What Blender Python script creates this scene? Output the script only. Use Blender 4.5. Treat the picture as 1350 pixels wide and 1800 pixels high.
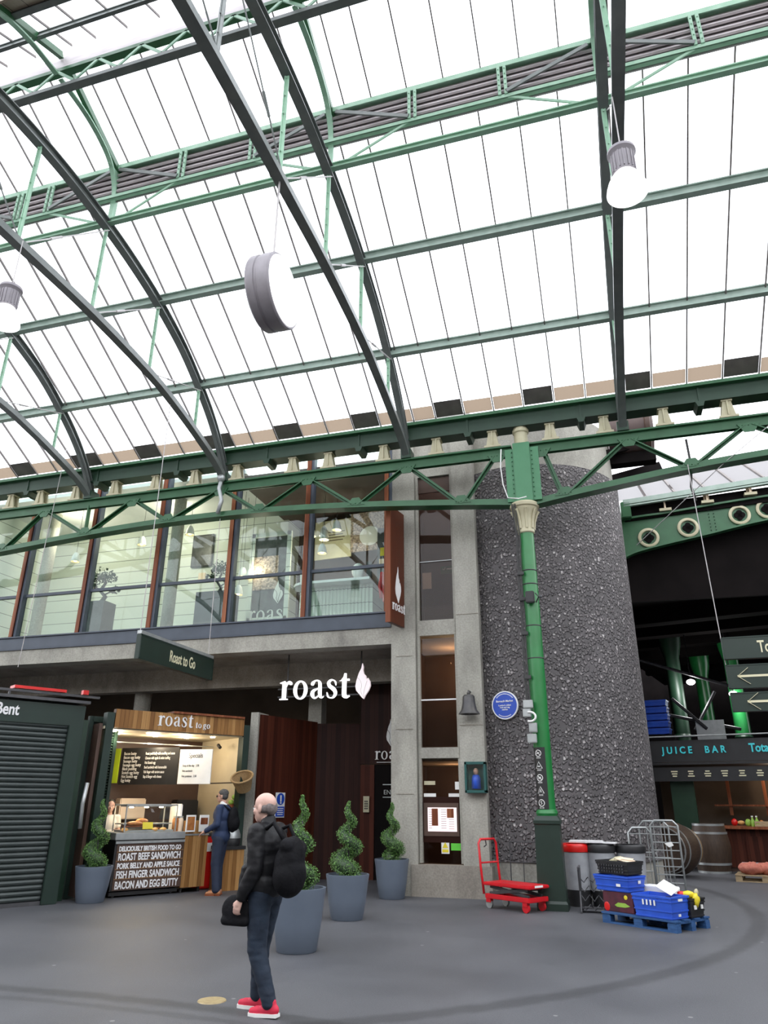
import bpy, bmesh, math, random
from mathutils import Vector, Matrix, Euler, noise
random.seed(7)
for o in list(bpy.data.objects): bpy.data.objects.remove(o)
S = bpy.context.scene
COL = S.collection
PI = math.pi
def R(d): return math.radians(d)

# ------------------------------------------------------------------ camera
PITCH = math.atan(508/1265.0); YAW = R(16.7); ROLL = R(0.27)
fw = Vector((-math.sin(YAW)*math.cos(PITCH), math.cos(YAW)*math.cos(PITCH), math.sin(PITCH)))
rt = Vector((math.cos(YAW), math.sin(YAW), 0)); up = rt.cross(fw)
r2 = rt*math.cos(ROLL)+up*math.sin(ROLL); u2 = up*math.cos(ROLL)-rt*math.sin(ROLL)
cd = bpy.data.cameras.new('camera'); cam = bpy.data.objects.new('camera', cd); COL.objects.link(cam)
cam.matrix_world = Matrix(((r2.x,u2.x,-fw.x,0),(r2.y,u2.y,-fw.y,0),(r2.z,u2.z,-fw.z,1.62),(0,0,0,1)))
cd.sensor_fit = 'VERTICAL'; cd.sensor_height = 36; cd.lens = 1265/1800*36; cd.clip_end = 300
S.camera = cam
# ------------------------------------------------------------------ world, exposure
W = bpy.data.worlds.new('overcast_sky'); S.world = W; W.use_nodes = True
bg = W.node_tree.nodes['Background']; bg.inputs[0].default_value = (0.94,0.955,1.0,1); bg.inputs[1].default_value = 2.4
S.view_settings.view_transform = 'Standard'; S.view_settings.look = 'None'
S.view_settings.gamma = 1; S.view_settings.use_curve_mapping = False
S.view_settings.exposure = 0.70

# ------------------------------------------------------------------ materials
def newmat(n):
    m = bpy.data.materials.new(n); m.use_nodes = True
    return m, m.node_tree.nodes, m.node_tree.links, m.node_tree.nodes['Principled BSDF']
def ramp(N, stops):
    r = N.new('ShaderNodeValToRGB'); e = r.color_ramp.elements
    e[0].position, e[0].color = stops[0][0], (*stops[0][1],1)
    e[1].position, e[1].color = stops[-1][0], (*stops[-1][1],1)
    for p,c in stops[1:-1]:
        k = e.new(p); k.color = (*c,1)
    return r
def pm(n, c1, c2=None, scale=6, rough=.6, metal=0, bump=0, bscale=None, stretch=(1,1,1), spec=.5, coord='Object'):
    m,N,L,b = newmat(n)
    if c2 is None: c2 = tuple(x*.8 for x in c1)
    tc = N.new('ShaderNodeTexCoord'); mp = N.new('ShaderNodeMapping'); mp.inputs['Scale'].default_value = stretch
    L.new(tc.outputs[coord], mp.inputs[0])
    nz = N.new('ShaderNodeTexNoise'); nz.inputs['Scale'].default_value = scale; nz.inputs['Detail'].default_value = 5
    L.new(mp.outputs[0], nz.inputs[0])
    r = ramp(N, [(.3,c1),(.7,c2)]); L.new(nz.outputs[0], r.inputs[0]); L.new(r.outputs[0], b.inputs['Base Color'])
    b.inputs['Roughness'].default_value = rough; b.inputs['Metallic'].default_value = metal
    b.inputs['Specular IOR Level'].default_value = spec
    if bump:
        n2 = N.new('ShaderNodeTexNoise'); n2.inputs['Scale'].default_value = bscale or scale*4; n2.inputs['Detail'].default_value = 4
        L.new(mp.outputs[0], n2.inputs[0]); bp = N.new('ShaderNodeBump'); bp.inputs['Strength'].default_value = bump; bp.inputs['Distance'].default_value = .02
        L.new(n2.outputs[0], bp.inputs['Height']); L.new(bp.outputs[0], b.inputs['Normal'])
    return m
def emis(n, c, s, base=(.8,.8,.8)):
    m,N,L,b = newmat(n); b.inputs['Base Color'].default_value = (*base,1)
    b.inputs['Emission Color'].default_value = (*c,1); b.inputs['Emission Strength'].default_value = s
    b.inputs['Roughness'].default_value = .4
    return m
def planks(n, cols, width, axis='X', rough=.45, vary=.6):
    """boards of equal width across one object axis, colour varies board by board with grain along them"""
    m,N,L,b = newmat(n); tc = N.new('ShaderNodeTexCoord'); sp = N.new('ShaderNodeSeparateXYZ'); L.new(tc.outputs['Object'], sp.inputs[0])
    if axis == 'XY':
        ad = N.new('ShaderNodeMath'); ad.operation='ADD'; L.new(sp.outputs['X'], ad.inputs[0]); L.new(sp.outputs['Y'], ad.inputs[1]); src = ad.outputs[0]
    else: src = sp.outputs[axis]
    dv = N.new('ShaderNodeMath'); dv.operation='DIVIDE'; dv.inputs[1].default_value = width; L.new(src, dv.inputs[0])
    fl = N.new('ShaderNodeMath'); fl.operation='FLOOR'; L.new(dv.outputs[0], fl.inputs[0])
    wn = N.new('ShaderNodeTexWhiteNoise'); wn.noise_dimensions='1D'; L.new(fl.outputs[0], wn.inputs['W'])
    mp = N.new('ShaderNodeMapping'); mp.inputs['Scale'].default_value = (14,14,.8) if axis!='Z' else (1,1,14); L.new(tc.outputs['Object'], mp.inputs[0])
    nz = N.new('ShaderNodeTexNoise'); nz.inputs['Scale'].default_value = 2.2; nz.inputs['Detail'].default_value=5; L.new(mp.outputs[0], nz.inputs[0])
    mx = N.new('ShaderNodeMath'); mx.operation='MULTIPLY_ADD'; mx.inputs[1].default_value = vary; L.new(wn.outputs[0], mx.inputs[0])
    m2 = N.new('ShaderNodeMath'); m2.operation='MULTIPLY'; m2.inputs[1].default_value = 1-vary*.7; L.new(nz.outputs[0], m2.inputs[0]); L.new(m2.outputs[0], mx.inputs[2])
    r = ramp(N, [(i/(len(cols)-1)*.8+.15, c) for i,c in enumerate(cols)]); L.new(mx.outputs[0], r.inputs[0])
    fr = N.new('ShaderNodeMath'); fr.operation='FRACT'; L.new(dv.outputs[0], fr.inputs[0])
    lt = N.new('ShaderNodeMath'); lt.operation='GREATER_THAN'; lt.inputs[1].default_value=.04; L.new(fr.outputs[0], lt.inputs[0])
    mul = N.new('ShaderNodeMix'); mul.data_type='RGBA'; mul.inputs[6].default_value=(cols[0][0]*.3,cols[0][1]*.3,cols[0][2]*.3,1)
    b.inputs['Specular IOR Level'].default_value = .18
    L.new(lt.outputs[0], mul.inputs[0]); L.new(r.outputs[0], mul.inputs[7]); L.new(mul.outputs[2], b.inputs['Base Color'])
    b.inputs['Roughness'].default_value = rough
    return m
def glassmat(n, tint=(.9,.95,.93), refl=1.0, rough=.0):
    m = bpy.data.materials.new(n); m.use_nodes=True; N=m.node_tree.nodes; L=m.node_tree.links; N.clear()
    out=N.new('ShaderNodeOutputMaterial'); t=N.new('ShaderNodeBsdfTransparent'); t.inputs[0].default_value=(*tint,1)
    g=N.new('ShaderNodeBsdfGlossy'); g.inputs['Roughness'].default_value=rough; f=N.new('ShaderNodeLayerWeight'); f.inputs[0].default_value=.5
    pw_=N.new('ShaderNodeMath'); pw_.operation='POWER'; pw_.inputs[1].default_value=5; L.new(f.outputs['Facing'],pw_.inputs[0])
    mm=N.new('ShaderNodeMath'); mm.operation='MULTIPLY_ADD'; mm.inputs[1].default_value=.9*refl; mm.inputs[2].default_value=.04*refl; mm.use_clamp=True; L.new(pw_.outputs[0],mm.inputs[0])
    mx=N.new('ShaderNodeMixShader'); L.new(mm.outputs[0],mx.inputs[0]); L.new(t.outputs[0],mx.inputs[1]); L.new(g.outputs[0],mx.inputs[2]); L.new(mx.outputs[0],out.inputs[0])
    return m
def roofglass(n, tint, fac):
    m = bpy.data.materials.new(n); m.use_nodes=True; N=m.node_tree.nodes; L=m.node_tree.links; N.clear()
    out=N.new('ShaderNodeOutputMaterial'); t=N.new('ShaderNodeBsdfTransparent'); t.inputs[0].default_value=(*tint,1)
    g=N.new('ShaderNodeBsdfTranslucent'); g.inputs[0].default_value=(*tint,1)
    mx=N.new('ShaderNodeMixShader'); mx.inputs[0].default_value=fac; L.new(t.outputs[0],mx.inputs[1]); L.new(g.outputs[0],mx.inputs[2]); L.new(mx.outputs[0],out.inputs[0])
    return m
def concrete(n, c1, c2, c3, scale=1.2):
    m,N,L,b = newmat(n); tc=N.new('ShaderNodeTexCoord')
    n1=N.new('ShaderNodeTexNoise'); n1.inputs['Scale'].default_value=scale; n1.inputs['Detail'].default_value=8; n1.inputs['Roughness'].default_value=.65
    mp=N.new('ShaderNodeMapping'); mp.inputs['Scale'].default_value=(1,1,.45); L.new(tc.outputs['Object'],mp.inputs[0]); L.new(mp.outputs[0],n1.inputs[0])
    r=ramp(N,[(.3,c1),(.5,c2),(.72,c3)]); L.new(n1.outputs[0],r.inputs[0])
    n2=N.new('ShaderNodeTexNoise'); n2.inputs['Scale'].default_value=30; n2.inputs['Detail'].default_value=3; L.new(tc.outputs['Object'],n2.inputs[0])
    mx=N.new('ShaderNodeMix'); mx.data_type='RGBA'; mx.blend_type='OVERLAY'; mx.inputs[0].default_value=.35
    L.new(r.outputs[0],mx.inputs[6]); L.new(n2.outputs[0],mx.inputs[7]); L.new(mx.outputs[2],b.inputs['Base Color'])
    bp=N.new('ShaderNodeBump'); bp.inputs['Strength'].default_value=.25; bp.inputs['Distance'].default_value=.01; L.new(n2.outputs[0],bp.inputs['Height']); L.new(bp.outputs[0],b.inputs['Normal'])
    b.inputs['Roughness'].default_value=.85
    return m
M = {}
M['conc'] = concrete('board_marked_concrete',(.20,.19,.17),(.32,.31,.27),(.42,.405,.36))
M['conc_dark'] = concrete('weathered_concrete',(.15,.13,.11),(.26,.235,.20),(.36,.33,.28))
M['asphalt'] = None
M['green_dark'] = pm('dark_green_paint',(.008,.032,.016),(.014,.044,.023),3,.45)
M['green'] = pm('green_paint',(.018,.085,.031),(.028,.115,.046),3,.4)
M['green_bright'] = pm('bright_green_paint',(.012,.15,.034),(.02,.19,.05),3,.3)
M['green_box'] = pm('column_head_green',(.045,.18,.08),(.058,.21,.10),3,.45)
M['green_pale'] = pm('pale_green_paint',(.22,.40,.27),(.30,.48,.35),5,.45)
M['rib'] = pm('backlit_green_steel',(.11,.125,.12),(.15,.165,.155),4,.4,.1)  # greyed roof steel, its backlit look put into the colour
M['purlin'] = pm('grey_green_steel',(.24,.32,.27),(.32,.40,.35),6,.45)
M['cream'] = pm('cream_paint',(.50,.47,.32),(.42,.38,.25),5,.5)
M['lead'] = pm('lead_flashing',(.10,.085,.08),(.15,.13,.12),4,.6)
M['tan'] = pm('tan_ribbed_strip',(.75,.58,.42),(.8,.66,.5),4,.6)
M['louvre'] = pm('brown_grey_louvre',(.42,.38,.39),(.55,.50,.51),3,.5,stretch=(1,1,6))
M['board'] = planks('brown_boarding',[(.2,.16,.12),(.27,.22,.17),(.33,.27,.21)],.3,'X')
M['shed'] = pm('shed_green_paint',(.005,.018,.012),(.008,.025,.017),3,.5)
M['shutter'] = pm('shutter_steel',(.032,.042,.04),(.048,.058,.056),3,.42,.25)
M['sign_green'] = pm('sign_green_paint',(.006,.018,.011),(.009,.024,.016),3,.45)
M['steel_grey'] = pm('blue_grey_steel_paint',(.045,.058,.08),(.06,.076,.104),3,.5)
M['timber'] = planks('red_brown_timber',[(.13,.035,.015),(.22,.07,.032),(.30,.11,.05)],.05,'X',.4)
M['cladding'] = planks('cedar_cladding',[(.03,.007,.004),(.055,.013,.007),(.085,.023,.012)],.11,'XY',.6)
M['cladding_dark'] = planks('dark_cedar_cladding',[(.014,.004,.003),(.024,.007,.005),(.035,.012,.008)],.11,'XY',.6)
M['fascia_wood'] = planks('striped_walnut',[(.14,.06,.02),(.30,.15,.05),(.46,.26,.10)],.085,'X',.4)
M['banner_wood'] = planks('banner_wood',[(.07,.018,.009),(.10,.028,.013),(.13,.04,.02)],.2,'Y',.4)
M['white'] = pm('white_paint',(.8,.8,.8),(.75,.75,.76),4,.5)
M['white_letter'] = emis('white_lit_lettering',(1,.98,1),.9,(.9,.9,.9))
M['leaf_letter'] = emis('pinkish_lit_leaf',(1,.85,.88),.30,(.7,.6,.62))
M['black'] = pm('black_plastic',(.012,.012,.013),(.018,.018,.02),4,.5)
M['darkmetal'] = pm('dark_metal',(.05,.05,.055),(.08,.08,.085),6,.45,.3)
M['lampmetal'] = pm('grey_lamp_metal',(.20,.185,.20),(.27,.25,.27),4,.5,.1)
M['zinc'] = pm('galvanised_steel',(.35,.37,.37),(.45,.47,.47),8,.4,.6)
M['cable'] = pm('black_cable',(.03,.03,.03),(.04,.04,.04),4,.6)
M['wire'] = pm('grey_wire',(.35,.33,.33),(.45,.43,.42),4,.5,.3)
M['wall_panel'] = None
M['brown'] = pm('dark_brown_paint',(.06,.032,.022),(.09,.05,.035),2,.5)
M['brown2'] = pm('purple_brown_wall',(.085,.055,.05),(.11,.075,.068),2,.6)
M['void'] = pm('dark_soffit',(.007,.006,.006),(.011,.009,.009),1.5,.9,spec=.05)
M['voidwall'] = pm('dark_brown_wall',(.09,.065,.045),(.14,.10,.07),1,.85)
M['red'] = pm('red_paint',(.62,.012,.02),(.5,.008,.015),5,.35)
M['redplastic'] = pm('red_plastic',(.68,.012,.01),(.55,.01,.008),5,.3)
M['blue'] = pm('blue_crate_plastic',(.03,.11,.60),(.024,.085,.5),5,.35)
M['bluewood'] = pm('blue_pallet_wood',(.01,.05,.16),(.03,.1,.25),9,.7,stretch=(1,6,6))
M['palletwood'] = pm('pale_pallet_wood',(.42,.32,.19),(.30,.21,.12),9,.75,stretch=(1,6,6))
M['teal'] = pm('teal_paint',(.008,.07,.065),(.015,.1,.09),6,.5)
M['pot'] = pm('blue_grey_planter',(.10,.125,.165),(.115,.14,.18),2,.42)
M['soil'] = pm('dark_soil',(.03,.022,.015),(.05,.04,.03),20,.95,bump=.6)
M['glass'] = glassmat('window_glass',(.88,.95,.92),.85)
M['glass_dark'] = glassmat('stair_window_glass',(.62,.55,.5),.45)
M['clear'] = glassmat('display_glass',(.95,.97,.97),1.3)
M['lamp_white'] = emis('lamp_glass_white',(1,1,1),.9,(.95,.95,.95))
M['lamp_lens'] = emis('lamp_lens',(1,.98,1),2.2,(.95,.95,.95))
M['warm'] = emis('warm_lamp_glow',(1,.72,.35),3.5,(.9,.7,.4))
M['spot'] = emis('halogen_spot',(1,.9,.65),14,(.9,.8,.6))
M['skin'] = pm('skin',(.52,.30,.22),(.46,.25,.18),6,.5)
M['skin_pale'] = pm('pale_skin',(.62,.40,.33),(.55,.33,.27),6,.5)
M['paper'] = pm('white_paper',(.8,.8,.78),(.72,.72,.7),4,.7)
M['wicker'] = pm('wicker',(.45,.30,.14),(.25,.15,.06),40,.7,bump=1,bscale=60,stretch=(1,1,3))
M['text_cream'] = pm('cream_lettering',(.7,.66,.45),(.66,.62,.42),4,.6)
M['turq'] = emis('turquoise_lettering',(.05,.6,.65),.10,(.04,.45,.5))

def asphalt():
    m,N,L,b = newmat('asphalt_paving'); tc=N.new('ShaderNodeTexCoord')
    n1=N.new('ShaderNodeTexNoise'); n1.inputs['Scale'].default_value=.55; n1.inputs['Detail'].default_value=7; L.new(tc.outputs['Object'],n1.inputs[0])
    n2=N.new('ShaderNodeTexNoise'); n2.inputs['Scale'].default_value=90; n2.inputs['Detail'].default_value=2; L.new(tc.outputs['Object'],n2.inputs[0])
    r=ramp(N,[(.3,(.055,.057,.064)),(.5,(.074,.076,.084)),(.75,(.095,.097,.105))]); L.new(n1.outputs[0],r.inputs[0])
    mx=N.new('ShaderNodeMix'); mx.data_type='RGBA'; mx.blend_type='OVERLAY'; mx.inputs[0].default_value=.45; L.new(r.outputs[0],mx.inputs[6]); L.new(n2.outputs[0],mx.inputs[7])
    last=mx.outputs[2]
    # curved tyre and trolley tracks worn into the paving
    def ring(cx,cy,rad,w,amt,last):
        sub=N.new('ShaderNodeVectorMath'); sub.operation='SUBTRACT'; L.new(tc.outputs['Object'],sub.inputs[0]); sub.inputs[1].default_value=(cx,cy,0)
        ln=N.new('ShaderNodeVectorMath'); ln.operation='LENGTH'; L.new(sub.outputs[0],ln.inputs[0])
        nn=N.new('ShaderNodeTexNoise'); nn.inputs['Scale'].default_value=6; L.new(tc.outputs['Object'],nn.inputs[0])
        a=N.new('ShaderNodeMath'); a.operation='MULTIPLY_ADD'; a.inputs[1].default_value=.12; L.new(nn.outputs[0],a.inputs[0]); L.new(ln.outputs[1],a.inputs[2])
        s=N.new('ShaderNodeMath'); s.operation='SUBTRACT'; s.inputs[1].default_value=rad+.06; L.new(a.outputs[0],s.inputs[0])
        ab=N.new('ShaderNodeMath'); ab.operation='ABSOLUTE'; L.new(s.outputs[0],ab.inputs[0])
        mr=N.new('ShaderNodeMapRange'); mr.inputs[1].default_value=w*.4; mr.inputs[2].default_value=w; mr.inputs[3].default_value=amt; mr.inputs[4].default_value=1; L.new(ab.outputs[0],mr.inputs[0])
        v=N.new('ShaderNodeVectorMath'); v.operation='SCALE'; L.new(last,v.inputs[0]); L.new(mr.outputs[0],v.inputs['Scale'])
        return v.outputs[0]
    last=ring(-8.0,14.47,9.94,.16,.62,last)
    last=ring(-5.0,-13.0,19.5,.14,.6,last); last=ring(-5.0,-13.0,19.22,.08,.75,last)
    # small pale flecks of litter and chewing gum
    vo=N.new('ShaderNodeTexVoronoi'); vo.inputs['Scale'].default_value=2.1; L.new(tc.outputs['Object'],vo.inputs[0])
    lt=N.new('ShaderNodeMath'); lt.operation='LESS_THAN'; lt.inputs[1].default_value=.045; L.new(vo.outputs['Distance'],lt.inputs[0])
    m3=N.new('ShaderNodeMix'); m3.data_type='RGBA'; L.new(lt.outputs[0],m3.inputs[0]); L.new(last,m3.inputs[6]); m3.inputs[7].default_value=(.2,.2,.2,1)
    L.new(m3.outputs[2],b.inputs['Base Color'])
    bp=N.new('ShaderNodeBump'); bp.inputs['Strength'].default_value=.5; bp.inputs['Distance'].default_value=.006; L.new(n2.outputs[0],bp.inputs['Height']); L.new(bp.outputs[0],b.inputs['Normal'])
    rr=N.new('ShaderNodeMapRange'); rr.inputs[3].default_value=.42; rr.inputs[4].default_value=.7; L.new(n1.outputs[0],rr.inputs[0]); L.new(rr.outputs[0],b.inputs['Roughness'])
    return m
M['asphalt']=asphalt()
def aggregate():
    m,N,L,b = newmat('exposed_aggregate'); tc=N.new('ShaderNodeTexCoord')
    nzd=N.new('ShaderNodeTexNoise'); nzd.inputs['Scale'].default_value=9; L.new(tc.outputs['Object'],nzd.inputs[0])
    mixv=N.new('ShaderNodeMix'); mixv.data_type='RGBA'; mixv.inputs[0].default_value=.06; L.new(tc.outputs['Object'],mixv.inputs[6]); L.new(nzd.outputs[1],mixv.inputs[7])
    vo=N.new('ShaderNodeTexVoronoi'); vo.inputs['Scale'].default_value=17; L.new(mixv.outputs[2],vo.inputs[0])
    sp=N.new('ShaderNodeSeparateColor'); L.new(vo.outputs['Color'],sp.inputs[0])
    r=ramp(N,[(0,(.11,.10,.102)),(.5,(.17,.155,.158)),(.82,(.24,.22,.22)),(.94,(.38,.35,.35)),(1,(.55,.52,.51))]); L.new(sp.outputs[0],r.inputs[0])
    sz=N.new('ShaderNodeMapRange'); sz.inputs[1].default_value=.60; sz.inputs[2].default_value=.34; L.new(vo.outputs['Distance'],sz.inputs[0])
    mx=N.new('ShaderNodeMix'); mx.data_type='RGBA'; mx.inputs[6].default_value=(.10,.092,.094,1); L.new(sz.outputs[0],mx.inputs[0]); L.new(r.outputs[0],mx.inputs[7])
    n3=N.new('ShaderNodeTexNoise'); n3.inputs['Scale'].default_value=.8; n3.inputs['Detail'].default_value=4; L.new(tc.outputs['Object'],n3.inputs[0])
    m4=N.new('ShaderNodeMix'); m4.data_type='RGBA'; m4.blend_type='OVERLAY'; m4.inputs[0].default_value=.5; L.new(mx.outputs[2],m4.inputs[6]); L.new(n3.outputs[0],m4.inputs[7])
    L.new(m4.outputs[2],b.inputs['Base Color'])
    bp=N.new('ShaderNodeBump'); bp.inputs['Strength'].default_value=1; bp.inputs['Distance'].default_value=.05; L.new(sz.outputs[0],bp.inputs['Height']); L.new(bp.outputs[0],b.inputs['Normal'])
    b.inputs['Roughness'].default_value=.75
    return m
M['aggregate']=aggregate()
def panelwall():
    m,N,L,b = newmat('pale_panelled_wall'); tc=N.new('ShaderNodeTexCoord'); sp=N.new('ShaderNodeSeparateXYZ'); L.new(tc.outputs['Object'],sp.inputs[0])
    dv=N.new('ShaderNodeMath'); dv.operation='DIVIDE'; dv.inputs[1].default_value=.36; L.new(sp.outputs['Z'],dv.inputs[0])
    fr=N.new('ShaderNodeMath'); fr.operation='FRACT'; L.new(dv.outputs[0],fr.inputs[0])
    lt=N.new('ShaderNodeMath'); lt.operation='GREATER_THAN'; lt.inputs[1].default_value=.05; L.new(fr.outputs[0],lt.inputs[0])
    mx=N.new('ShaderNodeMix'); mx.data_type='RGBA'; L.new(lt.outputs[0],mx.inputs[0]); mx.inputs[6].default_value=(.22,.24,.22,1); mx.inputs[7].default_value=(.66,.70,.64,1)
    L.new(mx.outputs[2],b.inputs['Base Color']); b.inputs['Roughness'].default_value=.7
    return m
M['wall_panel']=panelwall()

# ------------------------------------------------------------------ mesh helpers
OM = {}          # object -> world matrix, for building children in world coordinates
class MB:
    def __init__(s): s.bm = bmesh.new()
    def box(s, c, d, rz=0, rot=None):
        m = Matrix.Translation(c) @ (rot.to_matrix().to_4x4() if rot else Matrix.Rotation(rz,4,'Z')) @ Matrix.Diagonal((*d,1))
        bmesh.ops.create_cube(s.bm, size=1, matrix=m); return s
    def bar(s, a, b, w, h, upv=(0,0,1), ext=0):
        a=Vector(a); b=Vector(b); z=(b-a); l=z.length; z.normalize(); u=Vector(upv); x=u.cross(z)
        if x.length<1e-4: x=Vector((1,0,0)).cross(z)
        x.normalize(); y=z.cross(x)
        m=Matrix(((x.x,y.x,z.x,0),(x.y,y.y,z.y,0),(x.z,y.z,z.z,0),(0,0,0,1))); m.translation=(a+b)/2
        bmesh.ops.create_cube(s.bm,size=1,matrix=m@Matrix.Diagonal((w,h,l+ext,1))); return s
    def cyl(s, a, b, r1, r2=None, n=16, caps=True):
        a=Vector(a); b=Vector(b); d=b-a; r2=r1 if r2 is None else r2
        q=d.to_track_quat('Z','Y').to_matrix().to_4x4(); q.translation=(a+b)/2
        bmesh.ops.create_cone(s.bm,cap_ends=caps,segments=n,radius1=r1,radius2=r2,depth=d.length,matrix=q); return s
    def tube(s, pts, r, n=8, closed=False):
        pts=[Vector(p) for p in pts]; k=len(pts); rings=[]; rr=r if isinstance(r,(list,tuple)) else [r]*k
        prev=None
        for i,p in enumerate(pts):
            if closed: t=pts[(i+1)%k]-pts[i-1]
            else: t=pts[min(i+1,k-1)]-pts[max(i-1,0)]
            t.normalize()
            if prev is None:
                x=Vector((0,0,1)).cross(t)
                if x.length<1e-3: x=Vector((1,0,0)).cross(t)
            else: x=prev-t*prev.dot(t)
            x.normalize(); prev=x; y=t.cross(x)
            rings.append([s.bm.verts.new(p+(x*math.cos(2*PI*j/n)+y*math.sin(2*PI*j/n))*rr[i]) for j in range(n)])
        for i in range(k-1+(1 if closed else 0)):
            A=rings[i];B=rings[(i+1)%k]
            for j in range(n): s.bm.faces.new((A[j],A[(j+1)%n],B[(j+1)%n],B[j]))
        if not closed:
            s.bm.faces.new(rings[0][::-1]); s.bm.faces.new(rings[-1])
        return s
    def strip(s, path, w, h, axis=(1,0,0)):
        """rectangular section w along axis, h across, swept along path"""
        path=[Vector(p) for p in path]; A=Vector(axis); k=len(path); rings=[]
        for i,p in enumerate(path):
            t=(path[min(i+1,k-1)]-path[max(i-1,0)]).normalized(); nrm=A.cross(t).normalized()
            rings.append([s.bm.verts.new(p+A*(w/2*a)+nrm*(h/2*b)) for a,b in ((-1,-1),(1,-1),(1,1),(-1,1))])
        for i in range(k-1):
            for j in range(4): s.bm.faces.new((rings[i][j],rings[i][(j+1)%4],rings[i+1][(j+1)%4],rings[i+1][j]))
        s.bm.faces.new(rings[0][::-1]); s.bm.faces.new(rings[-1]); return s
    def lathe(s, prof, c=(0,0,0), n=32, mat=None):
        c=Vector(c); rings=[]
        for r,z in prof:
            rings.append([s.bm.verts.new(c+Vector((max(r,1e-4)*math.cos(2*PI*j/n),max(r,1e-4)*math.sin(2*PI*j/n),z))) for j in range(n)])
        for i in range(len(prof)-1):
            for j in range(n): s.bm.faces.new((rings[i][j],rings[i][(j+1)%n],rings[i+1][(j+1)%n],rings[i+1][j]))
        if mat: bmesh.ops.transform(s.bm,matrix=mat,verts=[v for r in rings for v in r])
        return s
    def sph(s, c, r, u=14, v=10, rot=None):
        r=r if isinstance(r,(tuple,list)) else (r,r,r)
        m=Matrix.Translation(c)@(rot.to_matrix().to_4x4() if rot else Matrix.Identity(4))@Matrix.Diagonal((*r,1))
        bmesh.ops.create_uvsphere(s.bm,u_segments=u,v_segments=v,radius=1,matrix=m); return s
    def prism(s, poly, depth, mat=None):
        """2D polygon in local XZ, thickness along Y (front at y=0, back at y=depth)"""
        f=[s.bm.verts.new((x,0,z)) for x,z in poly]; b=[s.bm.verts.new((x,depth,z)) for x,z in poly]
        vs=f+b; n=len(poly)
        s.bm.faces.new(f); s.bm.faces.new(b[::-1])
        for i in range(n): s.bm.faces.new((f[i],b[i],b[(i+1)%n],f[(i+1)%n]))
        if mat: bmesh.ops.transform(s.bm,matrix=mat,verts=vs)
        return s
    def quad(s,*p):
        s.bm.faces.new([s.bm.verts.new(q) for q in p]); return s
    def build(s, name, m, parent=None, smooth=False, world=False, bev=0):
        if bev:
            es=[e for e in s.bm.edges if len(e.link_faces)==2 and e.calc_face_angle(0)>.6]
            bmesh.ops.bevel(s.bm,geom=es,offset=bev,segments=2,affect='EDGES',clamp_overlap=True)
        bmesh.ops.recalc_face_normals(s.bm,faces=s.bm.faces)
        me=bpy.data.meshes.new(name); s.bm.to_mesh(me); s.bm.free()
        return link(name,me,m,parent,smooth,world)
def link(name, me, m, parent=None, smooth=False, world=False):
    o=bpy.data.objects.new(name,me); COL.objects.link(o)
    if m: me.materials.clear(); me.materials.append(M[m] if isinstance(m,str) else m)
    if smooth:
        for p in me.polygons: p.use_smooth=True
    if smooth=='auto':
        for p in me.polygons: p.use_smooth=True
        try: me.set_sharp_from_angle(angle=R(35))
        except Exception: pass
    if parent:
        o.parent=parent
        if world: me.transform(root_m(parent).inverted())
    return o
def root_m(o):
    m=Matrix.Translation(o.location)@o.rotation_euler.to_matrix().to_4x4()
    return (root_m(o.parent)@m) if o.parent else m
def tag(o,label,cat,group=None,kind=None):
    o['label']=label; o['category']=cat
    if group: o['group']=group
    if kind: o['kind']=kind
    return o
def thing(name,label,cat,loc=(0,0,0),rz=0,group=None):
    o=bpy.data.objects.new(name,None); COL.objects.link(o); o.location=loc; o.rotation_euler=(0,0,rz); o.empty_display_size=.1
    return tag(o,label,cat,group)
def struct(o): o['kind']='structure'; return o
def dup(o,loc=None,rz=None,label=None,parent=None):
    c=o.copy(); COL.objects.link(c)
    if parent: c.parent=parent
    if loc is not None: c.location=loc
    if rz is not None: c.rotation_euler=(0,0,rz)
    if label: c['label']=label
    for ch in [x for x in bpy.data.objects if x.parent==o]: dup(ch,parent=c)
    return c
def text(s,size,loc,rz,m,parent=None,depth=.012,bold=0,sx=1,align='LEFT',name='lettering',world=True,tilt=0,spacing=1):
    """flat raised lettering standing upright, reading towards local -Y"""
    cu=bpy.data.curves.new(name,'FONT'); cu.body=s; cu.size=size; cu.extrude=depth/2; cu.offset=bold; cu.align_x=align; cu.space_character=spacing; cu.resolution_u=3
    t=bpy.data.objects.new('t',cu); COL.objects.link(t); dg=bpy.context.evaluated_depsgraph_get()
    me=bpy.data.meshes.new_from_object(t.evaluated_get(dg)); bpy.data.objects.remove(t); bpy.data.curves.remove(cu)
    me.transform(Matrix.Translation(loc)@Matrix.Rotation(rz,4,'Z')@Matrix.Rotation(tilt,4,'Y')@Matrix.Rotation(PI/2,4,'X')@Matrix.Diagonal((sx,1,1,1)))
    return link(name,me,m,parent,False,world)

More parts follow.
